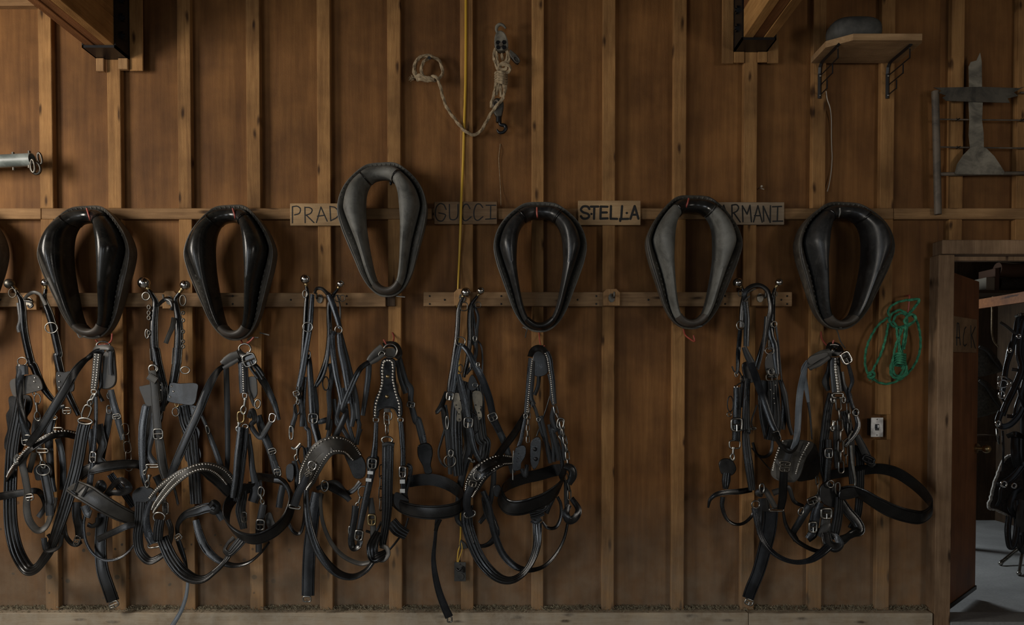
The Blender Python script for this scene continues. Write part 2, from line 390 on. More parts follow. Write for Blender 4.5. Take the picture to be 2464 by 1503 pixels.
for top, bot in ((( 92,123),(110,142)), ((257,290),(272,303)), ((425,458),(440,470)), ((590,623),(604,636)), ((760,793),(772,802)), ((928,961),(940,970)),
                 ((1105,1137),(1111,1140)), ((1277,1306),(1281,1310)), ((1448,1478),(1450,1480)), ((1619,1650),(1617,1648)), ((1790,1822),(1783,1815)),
                 ((1957,1988),(1945,1977)), ((2122,2153),(2107,2140))):
    stx.append(tuple((P(top[i], 150).x+P(bot[i], 1420).x)/2 for i in (0, 1)))
stx.append((X(2288, 300), X(2319, 300))); stx.append((X(2447, 300), X(2479, 300)))
GZ0, GZ1 = Z(527), Z(501)       # girt
SZ1 = Z(1467)                   # sill top
# plywood sheets, seams behind studs
cut = [-4.4, (stx[0][0]+stx[0][1])/2, (stx[3][0]+stx[3][1])/2, (stx[6][0]+stx[6][1])/2, (stx[9][0]+stx[9][1])/2, (stx[12][0]+stx[12][1])/2]
for a, b in zip(cut, cut[1:]): bx('plywood_sheet', a+0.001, b-0.001, PLY, PLY+0.015, 0, CEIL, 'ply', wb, 0)
bx('plywood_sheet', cut[-1]+0.001, X(2262), PLY, PLY+0.015, 0, CEIL, 'ply', wb, 0)
bx('plywood_sheet', X(2262)+0.001, DX1+0.1, PLY, PLY+0.015, DZ+0.03, CEIL, 'ply', wb, 0)
bx('plywood_sheet', DX1+0.101, 4.4, PLY, PLY+0.015, 0, CEIL, 'ply', wb, 0)
NOT0, NOT1 = Z(1057, 2120), Z(997, 2120)
for i, (a, b) in enumerate(stx):
    j = random.uniform(-0.002, 0.002); y0 = j
    if i < 12:
        bx('stud', a, b, y0, PLY-0.0005, SZ1, GZ0, 'stud', wb)
    elif i == 12:
        bx('stud', a, b, y0, PLY-0.0005, SZ1, NOT0, 'stud', wb); bx('stud', a, b, y0, PLY-0.0005, NOT1, GZ0, 'stud', wb)
        bx('stud_notch', a+(b-a)*0.70, b, y0, PLY-0.0005, NOT0, NOT1, 'stud', wb, 0.001)
    else: bx('stud', a, b, y0, PLY-0.0005, Z(581, 2300), GZ0, 'stud', wb)
    bx('stud', a, b, y0-0.001, PLY-0.0005, GZ1, CEIL-0.002, 'stud', wb)
gx = [-4.4, X(100, 520), X(1040, 510), X(2150, 510), 4.4]
for a, b in zip(gx, gx[1:]): bx('girt', a+0.0015, b-0.0015, -0.004, PLY-0.001, GZ0, GZ1, 'girt', wb)
bx('girt', -4.4, X(84, 5), -0.004, PLY-0.001, Z(14), Z(-22), 'girt', wb)
# rails for the hames hooks, nail heads on them
RZ0, RZ1 = Z(739), Z(706)
r1 = bx('rail_board', -4.3, X(928, 720, -0.035), -0.036, -0.0045, RZ0, RZ1, 'rail', wb, 0.003)
r2 = bx('rail_board', X(1019, 720, -0.035), X(1906, 720, -0.035), -0.036, -0.0045, Z(738), Z(704), 'rail', wb, 0.003)
bx('rail_shim', X(926, 720), X(952, 720), -0.020, -0.002, Z(737), Z(711), 'darkwood', wb, 0.002)
for rail, us in ((r1, (180, 420, 560, 700, 834, 1)), (r2, (1034, 1070, 1206, 1390, 1435, 1560, 1745, 1880, 1894))):
    for k, u in enumerate(us):
        b = MB()
        for v in ((712, 731) if k % 2 == 0 else (721,)): b.dome(P(u, v, -0.036), 0.006, seg=7)
        b.build('nail_head', 'blackiron', rail)
# sill plate in two lengths and the ledge dust
bx('sill_plate', -4.4, X(1794, 1480), -0.055, PLY-0.001, 0.0, SZ1, 'sill', wb, 0.004)
bx('sill_plate', X(1795, 1480), X(2232, 1480), -0.055, PLY-0.001, 0.0, SZ1-0.002, 'sill', wb, 0.004)
# doorway: post, header, far jamb, threshold
PX0, PX1 = (X(2250, 640)+X(2233, 1480))/2, (X(2288, 640)+X(2271, 1480))/2
t1 = bx('trim_1', PX0, PX1, -0.05, 0.055, 0.0, Z(616, 2260), 'post', ch=0.004); tag(t1, 'knotty upright post framing the left side of the doorway', kind='structure')
t2 = bx('trim_2', X(2254, 600), DX1+0.2, -0.055, 0.055, Z(615, 2260)+0.001, Z(581, 2260), 'post', ch=0.004); tag(t2, 'thick wooden header board over the doorway', kind='structure')
t3 = bx('trim_3', DX1, DX1+0.09, -0.05, 0.055, 0.0, Z(616, 2260), 'post', ch=0.004); tag(t3, 'upright post framing the far side of the doorway', kind='structure')
t4 = bx('trim_4', PX1+0.001, DX1-0.001, 0.012, 0.054, DZ, Z(616, 2260), 'post', ch=0.002); tag(t4, 'inner head jamb board above the open door', kind='structure')
t5 = bx('trim_5', PX1+0.001, DX1-0.001, -0.05, 0.14, 0.0, 0.055, 'conc', ch=0.006); tag(t5, 'grey threshold step at the foot of the doorway', kind='structure')
# rest of the barn, behind and beside the camera: openings hold the daylight
wl_ = MB()
wl_.box(-4.5, -4.4, -8.8, -7.7, 0, CEIL); wl_.box(-4.5, -4.4, -5.1, -3.1, 0, CEIL); wl_.box(-4.5, -4.4, -7.7, -5.1, 2.8, CEIL); wl_.box(-4.5, -4.4, -1.5, 0.1, 0, CEIL); wl_.box(-4.5, -4.4, -3.1, -1.5, 0, 1.8); wl_.box(-4.5, -4.4, -3.1, -1.5, 3.2, CEIL)
tag(wl_.build('wall_left', 'darkwood'), 'dark board wall left of the harness with a window and barn door', kind='structure')
wr_ = MB(); wr_.box(4.4, 4.5, -8.8, -5.5, 0, CEIL); wr_.box(4.4, 4.5, -4.3, 0.05, 0, CEIL); wr_.box(4.4, 4.5, -5.5, -4.3, 0, 1.5); wr_.box(4.4, 4.5, -5.5, -4.3, 2.7, CEIL)  # gap in this wall is put in for the added right light
tag(wr_.build('wall_right', 'darkwood'), 'dark board wall on the right of the barn', kind='structure')
wf = MB(); wf.box(-4.5, -0.15, -8.9, -8.8, 0, CEIL); wf.box(1.15, 4.5, -8.9, -8.8, 0, CEIL); wf.box(-0.15, 1.15, -8.9, -8.8, 1.75, CEIL); wf.box(-0.15, 1.15, -8.9, -8.8, 0, 0.95)
tag(wf.build('wall_front', 'darkwood'), 'dark board wall behind the camera with a low window', kind='structure')
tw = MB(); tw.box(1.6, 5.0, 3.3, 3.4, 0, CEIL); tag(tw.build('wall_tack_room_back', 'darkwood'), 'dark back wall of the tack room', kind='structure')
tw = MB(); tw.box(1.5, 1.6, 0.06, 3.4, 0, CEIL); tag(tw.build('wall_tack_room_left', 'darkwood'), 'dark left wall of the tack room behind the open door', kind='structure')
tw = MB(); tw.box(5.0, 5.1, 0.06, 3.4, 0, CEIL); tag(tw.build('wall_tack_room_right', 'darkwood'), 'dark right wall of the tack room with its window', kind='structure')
# open door, swung into the tack room
hx, hy = PX1+0.02, 0.075
far = P(2352, 1000, 0.60)
dv = Vector((far.x-hx, far.y-hy, 0)); dl = dv.length; dv.normalize(); dn = Vector((dv.y, -dv.x, 0))
DT = Z(648, 2290, 0.08)
def doorbox(name, a0, a1, b0, b1, z0, z1, m, parent, ch=0.002):
    b = MB().box(a0, a1, b0, b1, z0, z1, ch); b.v = [Vector((hx, hy, 0))+dv*v.x-dn*v.y+Vector((0, 0, v.z)) for v in b.v]
    return b.build(name, m, parent)
dr = empty('door_1', (hx, hy, 0)); tag(dr, 'reddish brown wooden door standing open into the tack room', kind='structure')
doorbox('door_leaf', 0, dl, 0, 0.04, 0.075, DT, 'door', dr)
doorbox('door_sweep', 0.0, dl+0.005, -0.008, 0.048, 0.057, 0.085, 'blackiron', dr)
kp = Vector((hx, hy, 0))+dv*(dl-0.035)
kz = Z(1077, 2350, 0.6)
b = MB(); b.cyl(kp+dn*0.0+Vector((0,0,kz)), kp+dn*0.012+Vector((0,0,kz)), 0.032, 14); b.cyl(kp+Vector((0,0,kz)), kp+dn*0.05+Vector((0,0,kz)), 0.012, 10)
b.sphere(kp+dn*0.062+Vector((0,0,kz)), 0.028, 14, 10); b.build('door_knob', 'brass', dr, True)
b = MB(); ep = Vector((hx, hy, 0))+dv*(dl+0.001)-dn*0.02
b.cyl(ep+Vector((0,0,kz)), ep+dv*0.03+Vector((0,0,kz)), 0.010, 10); b.cyl(ep+dv*0.02+Vector((0,0,kz)), ep+dv*0.05+Vector((0,0,kz)), 0.03, 12); b.build('latch_knob', 'brass', dr, True)
doorbox('latch_plate', dl+0.0002, dl+0.003, 0.008, 0.032, kz-0.05, kz+0.05, 'brass', dr, 0)

# ------------------------------------------------------------------ ceiling beams with iron hangers
def beam(label, ub0, ub1, vb, dirs):
    x0, x1 = X(ub0, vb), X(ub1, vb); z0 = Z(vb, ub0); o = empty('ceiling_beam', ((x0+x1)/2, 0, z0)); tag(o, label, 'beam')
    w3 = (x1-x0-0.012)/3; zt = CEIL-0.002; zb = z0+0.008
    for k in range(3):
        xa = x0+0.006+k*w3
        z1_ = 0
        for q, (za, zc) in enumerate(((zb, zb+0.155), (zb+0.156, zb+0.31), (zb+0.311, zt))):
            bx('beam_plank', xa+0.0008, xa+w3-0.0008, -8.5, -0.008, za+(0.004 if k == 1 else 0), zc, ('beamB', 'beamA', 'beamB')[(k+q) % 3] if dirs < 0 else ('beamA', 'beamA', 'beamB')[k], o, 0.003)  # left beam: gold wood on the right plank paints in its lit side
    h = MB(); yd = -0.155
    h.box(x0-0.004, x1+0.004, yd, 0.0-0.004, z0-0.008, z0+0.006)
    h.box(x0-0.004, x0+0.0045, yd, -0.004, z0-0.008, z0+0.42); h.box(x1-0.0045, x1+0.004, yd, -0.004, z0-0.008, z0+0.42)
    hg = h.build('beam_hanger', 'blackiron', o)
    for xs, nx in ((x1+0.004, 1), (x0-0.004, -1)):
        for zz in (0.09, 0.19, 0.29): 
            b = MB(); b.cyl((xs, yd*0.55, z0+zz), (xs+0.012*nx, yd*0.55, z0+zz), 0.022, 6); b.cyl((xs, yd*0.55, z0+zz), (xs+0.02*nx, yd*0.55, z0+zz), 0.011, 8); b.build('bolt', 'blackiron', hg)
    return o, x0, x1, z0
o, x0, x1, z0 = beam('brown timber beam on black iron hanger at upper left, above the metal pipe', 237, 312, 141, 1)
bx('cleat_board', x1+0.005, X(346, 100), -0.012, -0.003, Z(172, 300), CEIL-0.002, 'stud', wb)
bx('bearing_block', x0+0.001, X(257, 150)-0.001, -0.03, -0.003, Z(176, 240), z0-0.009, 'block', wb); bx('bearing_block', X(290, 150)+0.001, x1+0.004, -0.03, -0.003, Z(171, 300), z0-0.009, 'block', wb)
o, x0, x1, z0 = beam('golden timber beam on black iron hanger at upper right, beside the wall shelf', 1766, 1843, 123, -1)
bx('cleat_board', X(1736, 100), x0-0.005, -0.014, -0.003, Z(155, 1800), CEIL-0.002, 'stud', wb); bx('cleat_board', x1+0.005, X(1872, 100), -0.014, -0.003, Z(154, 1800), CEIL-0.002, 'stud', wb)
bx('bearing_block', x0-0.004, X(1790, 150)-0.001, -0.016, -0.003, Z(153, 1800), z0-0.009, 'stud', wb); bx('bearing_block', X(1821, 150)+0.001, x1+0.004, -0.016, -0.003, Z(152, 1800), z0-0.009, 'stud', wb)
# hay chaff on the sill ledge (nobody could count it)
b = MB()
for i in range(6000):
    x = random.uniform(-3.1, PX0-0.01); y = random.uniform(-0.05, PLY-0.006) if random.random() < 0.35 else random.uniform(0.0, PLY-0.004)
    if any(a-0.004 < x < c+0.004 for a, c in stx[:13]) and y > -0.006: continue
    l_ = random.uniform(0.006, 0.026); wdt = random.uniform(0.002, 0.006); an = random.uniform(0, math.pi); t = random.uniform(0, 0.5)
    d = Vector((math.cos(an), math.sin(an)*0.4, t))*l_*0.5; s_ = Vector((-math.sin(an), math.cos(an), 0))*wdt*0.5; c = Vector((x, y, SZ1+0.003+random.uniform(0, 0.016)))
    b.add([c-d-s_, c-d+s_, c+d, c+d*0.9-s_+Vector((0, 0, wdt))], [(0, 1, 2), (0, 2, 3), (0, 3, 1), (1, 3, 2)])
o = b.build('hay_chaff', 'chaff'); tag(o, 'dry hay chaff lying along the ledge of the sill', 'chaff', kind='stuff')

# ------------------------------------------------------------------ horse collars
CO = [((0,95),(0,215)), ((-120,106),(-75,226)), ((-196,166),(-125,262)), ((-274,254),(-162,318)), ((-338,354),(-182,392)), ((-376,470),(-190,490)),
      ((-355,590),(-192,597)), ((-312,715),(-180,712)), ((-265,840),(-161,825)), ((-215,970),(-137,930)), ((-152,1070),(-102,1022)), ((-78,1130),(-52,1066)), ((0,1146),(0,1080))]
DEP = [0.10, 0.115, 0.15, 0.185, 0.20, 0.205, 0.195, 0.18, 0.16, 0.14, 0.12, 0.105, 0.10]
def collar(label, box, bodym, rimm, throatm, yaw=0.0, roll=0.0, topm='CG', yb=-0.045, tail=None, hole=1.0, sh=0.2):
    u0, u1, v0, v1 = box
    k = 0.0024
    cx, cy = 0.0, 620.0
    CS_ = list(CO)
    for kk, (a_, b_) in {2: (215, 200), 3: (304, 276), 4: (358, 340)}.items(): CS_[kk] = ((-(a_+(b_-a_)*sh), CO[kk][0][1]), CO[kk][1])
    full = [(o, i, dp, j/12) for j, (( o, i), dp) in enumerate(zip(CS_, DEP))]
    half2 = [((-o[0], o[1]), (-i[0], i[1]), dp, t) for o, i, dp, t in reversed(full[1:-1])]
    ring = full+half2
    sxw = (u1-u0)/(752/3.416); szh = (v1-v0)/(1051/3.416)
    # dense closed splines of outer and inner outlines
    SUB = 6
    out = spline([Vector((o[0], dp*1000, o[1])) for o, i, dp, t in ring], SUB, True); inn = spline([Vector((i[0]*(1-(1-hole)*math.sin(min(1, t*1.02)*math.pi)**0.5), t*100, i[1])) for o, i, dp, t in ring], SUB, True)
    n = len(out); c0 = P((u0+u1)/2, (v0+v1)/2, yb-0.06); m = k/3.416*(D+yb-0.06)/D
    rot = Matrix.Rotation(yaw, 3, 'Z') @ Matrix.Rotation(roll, 3, 'Y')
    base = empty('horse_collar', (c0.x, c0.y+0.06, c0.z-0.38)); tag(base, label, 'horse collar', 'leather horse collars hung in a row on the wall')
    def wp(x, d, z): return c0+rot @ Vector((x*m*sxw, 0.06-d, -(z-cy)*m*szh))
    def station(i):
        o, q = out[i], inn[i]; dp = o.y/1000; ang = i/n
        return Vector((o.x, o.z)), Vector((q.x, q.z)), dp
    # body profile: r 0 = inner edge, 1 = outer rim edge ; h 0 = back, 1 = front
    def rimw(i):            # fraction of the width taken by the rim flap, wider on the lower sides
        f = (i % n)/n; f = min(f, 1-f)*2
        return 0.20+0.26*max(0, math.sin(max(0, min(1, (f-0.40)/0.48))*math.pi))
    def sect(i, prof):
        o, q, dp = station(i); rw = rimw(i); bl = 0.0
        return [wp(*(lambda p: (p.x, h*dp, p.y))(q.lerp(o, (r if r <= 0.0 else r*(1-rw)) if kind == 0 else 1-rw+(r*rw)))) for r, h, kind in prof]
    body = [(0.10, 0.0, 0), (0.02, 0.12, 0), (0.0, 0.35, 0), (0.0, 0.62, 0), (0.06, 0.83, 0), (0.20, 0.96, 0), (0.40, 1.0, 0), (0.62, 0.97, 0), (0.80, 0.86, 0), (0.92, 0.66, 0), (0.96, 0.40, 0), (0.94, 0.15, 0), (0.8, 0.0, 0)]
    def zz(i):
        f = (i % n)/n; return min(f, 1-f)*2       # 0 top .. 1 bottom
    def part(name, rng, prof, mm, closed, infl=0.0):
        b = MB(); idx = list(rng)
        def pr(j):
            i = idx[j] % n; pts = sect(i, prof)
            if infl:
                c = sum(pts, Vector())/len(pts); pts = [p+(p-c).normalized()*infl for p in pts]
            return pts
        b.sweep(idx, pr, closed); return b.build(name, mm, base, True)
    part('collar_body', range(n), body, bodym, True)
    rim = [(-0.35, 0.08, 1), (-0.02, 0.30, 1), (0.22, 0.44, 1), (0.45, 0.50, 1), (0.75, 0.53, 1), (0.95, 0.50, 1), (1.04, 0.38, 1), (1.06, 0.2, 1), (0.9, 0.06, 1), (0.2, 0.0, 1)]
    rm = part('rim', range(n), rim, rimm, True)
    a = int(n*0.075); tp = part('top_cap', range(-a, a+1), body, topm, False, 0.004)
    a = int(n*0.425); part('throat_strap', range(a, n-a+1), body, throatm, False, 0.005)
    # seam welts where the cap meets the draft
    for s_ in (1, -1):
        i = s_*int(n*0.078); pts = sect(i % n, body[2:11]); c = sum(sect(i % n, body), Vector())/13
        b = MB(); b.tube(spline([p+(p-c).normalized()*0.004 for p in pts], 3), 0.003, 6); b.build('seam_welt', 'LD', base, True)
    # rim edge welt and lacing
    b = MB(); b.tube([sect(i, [(0.98, 0.50, 1)])[0] for i in range(n)], 0.0055, 6, True); b.build('edge_welt', rimm, rm, True)
    b = MB()
    for i in range(n):
        f = zz(i)
        if f > 0.36 and not (0.5 < f < 0.86) or i % 2: continue
        q = sect(i, [(0.3, 0.47, 1), (0.8, 0.535, 1)]); q2 = sect((i+1) % n, [(0.3, 0.47, 1), (0.8, 0.535, 1)])
        if f > 0.36: p = [q[0], q[0].lerp(q2[0], 0.8), q[0].lerp(q[1], 0.3).lerp(q2[0].lerp(q2[1], 0.3), 0.8), q[0].lerp(q[1], 0.3)]
        else: p = [q[0], q[0].lerp(q2[0], 0.55), q[1].lerp(q2[1], 0.55), q[1]]
        b.prism(p, Vector((0, -1, 0)), 0.004)
    o = b.build('lacing', 'CR2', rm); tag(o, kind='stuff')
    if tail:
        for tl in tail:
            b = MB(); b.tube(spline(pw('X', tl, [yb-0.03, yb-0.07]), 5), 0.004, 6, flat=0.5); b.build('lace_end', 'LW', base, True)
    return base
collar('glossy black horse collar farthest left in full view, beside the leftmost hames', (103, 325, 497, 812), 'CG', 'CR', 'CT', R(-2.5), R(-2), hole=.80, sh=.7, tail=['185,800 192,812 205,808 240,808'])
collar('glossy black horse collar second from left, above a harness with square buckle', (453, 665, 495, 816), 'CG', 'CR', 'CT', R(-2), R(-2), hole=.82, sh=.9, tail=['625,800 648,806', '595,818 604,812 622,812'])
collar('dusty grey horse collar hung highest, between the first two name boards', (820, 1030, 393, 711), 'CS', 'CR2', 'CT', R(-2), R(-3), 'CS', hole=.82, tail=['945,708 955,712 975,714'])
collar('scuffed black horse collar at centre right of the second name board', (1190, 1408, 488, 796), 'CB', 'CR2', 'LD', 0, 0, 'CB', tail=['1258,786 1268,792 1266,800 1264,812', '1300,792 1318,790 1326,784'])
collar('grey suede-faced horse collar with black cap right of the third name board', (1553, 1778, 472, 789), 'CS', 'CR', 'CT', R(0.5), R(1), 'CG', hole=.88, sh=1.0, tail=['1655,787 1690,784'])
collar('scuffed black horse collar farthest right, above the harness beside the green rope', (1912, 2141, 488, 790), 'CB', 'CR', 'CT', R(2), R(2), 'CB', hole=.88, tail=['2008,782 2016,800 2022,820 2034,838', '1990,760 2000,772 2012,784 2026,788'])
collar('dark horse collar cut off by the left edge of the photograph', (-208, 9, 497, 812), 'LD', 'CR', 'CT', R(2), 0)

# ------------------------------------------------------------------ hooks
def hook(label, pts, ys, m='red', r=0.0048):
    b = MB(); p = spline(pw('X', pts, ys), 6); b.tube(p, r, 8); b.sphere(p[-1], r*1.05, 8, 6)
    o = b.build('wall_hook', m, None, True); tag(o, label, 'hook', 'screw hooks along the studs'); return o
CH = [0.0, -0.02, -0.145, -0.165, -0.16]
hook('red hook holding the leftmost full horse collar', '218,532 218,531 217,528 213,516 209,502', CH)
hook('red hook holding the glossy collar second from left', '566,528 566,527 566,525 564,515 560,502', CH)
hook('dark hook holding the highest, dusty grey collar', '944,436 944,438 942,440 940,444 939,438', [0.0, -0.02, -0.10, -0.115, -0.12], 'blackiron')
hook('red hook holding the scuffed black centre collar', '1293,525 1293,524 1293,522 1292,512 1292,500', CH)
hook('red hook holding the grey suede-faced collar', '1643,512 1646,508 1650,500 1654,490 1657,478', CH)
hook('grey hook holding the rightmost horse collar', '2016,524 2016,524 2018,521 2021,512 2021,502', CH, 'greyhook')
LH = [0.0, -0.02, -0.06, -0.11, -0.12]
hook('red hook below the leftmost full collar, holding a studded harness', '231,818 233,820 244,830 266,822 270,804', LH)
hook('red hook below the second collar, holding the harness with square buckle', '578,812 580,818 586,828 600,822 610,812', LH)
hook('red hook below the highest collar, holding a wide studded saddle strap', '944,800 948,812 944,824 932,830 924,818', LH)
hook('thin red hook below the centre collar, holding studded straps', '1297,800 1298,812 1300,826 1304,834 1310,832', LH, r=0.0036)
hook('empty red hook below the grey suede-faced collar', '1645,792 1648,804 1656,812 1671,821 1669,808', LH)
hook('red hook below the rightmost collar, holding a chain-hung harness', '1975,798 1978,816 1992,832 2002,828 2006,819', LH)
hook('red hook carrying the coiled green rope', '2178,712 2183,711 2188,712 2187,730 2185,750', [0.04, -0.01, -0.05, -0.055, -0.055])
# hook blocks on the rails
def hookblock(label, u, v, w_, h_, label2=None):
    y = -0.0365; c = P(u, v, y); o = empty('hook_block', (c.x, y, c.z-h_/2*mpp(y))); tag(o, label, 'hook block', 'wooden hook blocks on the rails')
    hw, hh = w_/2*mpp(y), h_/2*mpp(y); ct = hw*0.42
    poly = [(-hw, -hh), (hw, -hh), (hw, hh-ct), (hw-ct, hh), (-hw+ct, hh), (-hw, hh-ct)]
    MB().prism([(c.x+a, y, c.z+b) for a, b in poly], (0, -1, 0), 0.026, 0.003).build('block', 'block', o)
    b = MB(); yy = y-0.026
    b.tube(spline([(c.x, yy, c.z+0.012), (c.x, yy-0.05, c.z+0.005), (c.x+0.004, yy-0.075, c.z-0.01), (c.x+0.004, yy-0.085, c.z+0.02)], 5), 0.006, 8)
    b.prism([(c.x+0.019*math.cos(t*math.pi/5), yy, c.z-0.004+0.026*math.sin(t*math.pi/5)) for t in range(10)], (0, -1, 0), 0.005)
    b.build('iron_hook', 'dsteel', o, True); return o
hookblock('wooden hook block behind the leftmost hames', 78, 726, 34, 40)
hookblock('wooden hook block between the tall-balled hames second from left', 413, 722, 34, 42)
hookblock('wooden hook block behind the third pair of hames', 772, 718, 32, 42)
hookblock('wooden hook block behind the hames beside the yellow cable', 1113, 716, 38, 40)
hookblock('empty wooden hook block between two collars on the right rail', 1470, 716, 40, 40)
hookblock('wooden hook block under the arched strap of the rightmost hames', 1825, 716, 40, 40)
# ------------------------------------------------------------------ harness leather and hardware
H = None
def _prof(edge, groove, crown, mids=()):
    q = [(-.5, 0), (-.5, .55), (-.465, .9), (-.40, .92), (-.375, groove), (-.345, crown*.82)]
    for a, h in mids: q.append((-a, h))
    c = [(-.18, crown*.96), (0, crown), (.18, crown*.96)] if not mids else [(0, crown*.9)]
    r = [(-a, h) for a, h in reversed(q)]
    return q+c+r
PROF = {'flat': _prof(1, .66, 1.15), 'belt': _prof(1, .5, 1.35), 'ridge': _prof(1, .6, 1.15, [(.27, 1.1), (.18, 1.02), (.14, .7), (.10, .98)]),
        'round': [(-.5,0),(-.5,.4),(-.4,.8),(-.2,1),(.2,1),(.4,.8),(.5,.4),(.5,0)]}
def frames(pts, tw):
    n = len(pts); out = []; tw = interp_list(tw, n); pB = None
    for i in range(n):
        T = (pts[min(n-1, i+1)]-pts[max(0, i-1)]); T = T.normalized() if T.length > 1e-9 else Vector((0, 0, -1))
        V = (CAM*0+Vector((pts[i].x*0.75, -D, EYE))-pts[i]).normalized()
        B = T.cross(V); B = B.normalized() if B.length > 0.05 else (pB or Vector((1, 0, 0)))
        N = B.cross(T).normalized(); pB = B; a = R(tw[i]); out.append((T, B*math.cos(a)+N*math.sin(a), N*math.cos(a)-B*math.sin(a)))
    return out
def upframes(pts, upv):
    out = []; n = len(pts); best = None
    for i in range(n):
        T = (pts[min(n-1, i+1)]-pts[max(0, i-1)]).normalized(); U = Vector(upv).normalized(); B = (U-T*U.dot(T)).normalized(); N = B.cross(T).normalized(); out.append((T, B, N))
    k = min(range(n), key=lambda i: pts[i].y)
    return [(T, B, -N) for T, B, N in out] if out[k][2].y > 0 else out
def st(K, s, w_, y, tw=0, m='L', name='strap', prof='flat', th=0.0055, p=None, riv=None, sub=6, rm='rivet', rs=5.5, rr=0.0062, up=None):
    q = px(K, s); mg = KR[s.split(':')[0] if ':' in s.split()[0] else K][2]
    ys = interp_list(y, len(q)); pts = spline([P(u, v, yy) for (u, v), yy in zip(q, ys)], sub); n = len(pts)
    ws = [x/mg*mpp(-0.1) for x in interp_list(w_, n)]; fr = upframes(pts, up) if up else frames(pts, tw); pf = PROF[prof]
    b = MB(); b.sweep(pts, lambda i: [pts[i]+fr[i][1]*(a*ws[i])+fr[i][2]*(h*th) for a, h in pf])
    o = b.build(name, m, p or H, True, 42)
    if riv:                                   # rows of domed rivets along the strap
        L = [0.0]
        for i in range(1, n): L.append(L[-1]+(pts[i]-pts[i-1]).length)
        step = rs*mpp(-0.1); b = MB(); s_ = step/2; i = 0
        while s_ < L[-1]:
            while i < n-2 and L[i+1] < s_: i += 1
            t = (s_-L[i])/max(1e-6, L[i+1]-L[i]); c = pts[i].lerp(pts[i+1], t)
            for off in riv: b.dome(c+fr[i][1]*(off*ws[i])+fr[i][2]*th, rr, fr[i][2])
            s_ += step
        tag(b.build('rivet_row', rm, o, True), kind='stuff')
    return o
def ringp(K, x, y_, rx, ry, y, r=2.6, m='steel', tilt=0.0, roll=0.0, name='ring', p=None, sq=2.0, extra=None):
    a, b_, mg = KR[K]; c = P(a+x/mg, b_+y_/mg, y); k = mpp(y)/mg; pts = []
    N = 26
    for i in range(N):
        t = 2*math.pi*i/N; ct, sn = math.cos(t), math.sin(t)
        X_ = math.copysign(abs(ct)**(2/sq), ct)*rx*k; Z_ = math.copysign(abs(sn)**(2/sq), sn)*ry*k
        xr = X_*math.cos(roll)-Z_*math.sin(roll); zr = X_*math.sin(roll)+Z_*math.cos(roll)
        pts.append(c+Vector((xr*math.cos(tilt), xr*math.sin(tilt), zr)))
    bb = MB(); bb.tube(pts, r*k*1.0 if r > 1 else r, 8, True)
    if extra: 
        d = Vector((-math.sin(roll), 0, math.cos(roll))); e = Vector((math.cos(roll)*math.cos(tilt), math.sin(tilt), math.sin(roll)))
        if 'bar' in extra: bb.tube([c-e*rx*k, c+e*rx*k], r*k*0.8, 6)
        if 'prong' in extra: bb.tube([c+Vector((0, -0.004, 0)), c-d*ry*k*1.02+Vector((0, -0.006, 0))], r*k*0.7, 6)
    return bb.build(name, m, p or H, True)
def buckle(K, x, y_, hw, hh, y, roll=0, m='steel', r=6.0, tilt=0.0, p=None): return ringp(K, x, y_, hw, hh, y, r, m, R(tilt), R(roll), 'buckle', p, 4.0, 'bar prong')
def chain(K, s, ln, wd, y, m='dsteel', r=7.0, p=None):
    """links along a polyline, alternately face-on and edge-on, each one its own part"""
    q = px(K, s); mg = KR[K][2]; ys = interp_list(y, len(q)); pts = [P(u, v, yy) for (u, v), yy in zip(q, ys)]
    L = [0.0]
    for i in range(1, len(pts)): L.append(L[-1]+(pts[i]-pts[i-1]).length)
    k = mpp(-0.1)/mg; step = ln*k*0.74; s_ = step*0.5; j = 0
    while s_ < L[-1]+step*0.3:
        i = 0
        while i < len(pts)-2 and L[i+1] < s_: i += 1
        t = (s_-L[i])/max(1e-6, L[i+1]-L[i]); c = pts[i].lerp(pts[i+1], min(t, 1.2)); T = (pts[i+1]-pts[i]).normalized()
        V = Vector((0, -1, 0)); B = T.cross(V).normalized(); a = R(12 if j % 2 == 0 else 68); S_ = B*math.cos(a)+V*math.sin(a)
        ring = []
        hl, hw = ln*k/2-wd*k/2, wd*k/2-r*k*0.5
        for e in range(16):
            ph = 2*math.pi*e/16; sgn = 1 if math.sin(ph) >= 0 else -1
            ring.append(c+T*(hl*sgn+hw*math.sin(ph))+S_*(hw*math.cos(ph)))
        b = MB(); b.tube(ring, r*k*0.5, 7, True); b.build('chain_link', m, p or H, True); s_ += step; j += 1
def plate(K, s, y, th=0.006, m='LD', name='leather_plate', p=None, smooth=True, bev=0.0025, tx=0.0):
    q = px(K, s); ys = interp_list(y, len(q)); pts = [P(u, v, yy) for (u, v), yy in zip(q, ys)]
    if smooth: pts = spline(pts, 4, True)
    return MB().prism(pts, (0, -1, 0), th, bev).build(name, m, p or H, False)
def rivets(K, s, y, r=0.006, m='rivet', p=None):
    b = MB()
    for c in pw(K, s, y): b.dome(c, r, seg=8)
    return tag(b.build('rivets', m, p or H, True), kind='stuff')
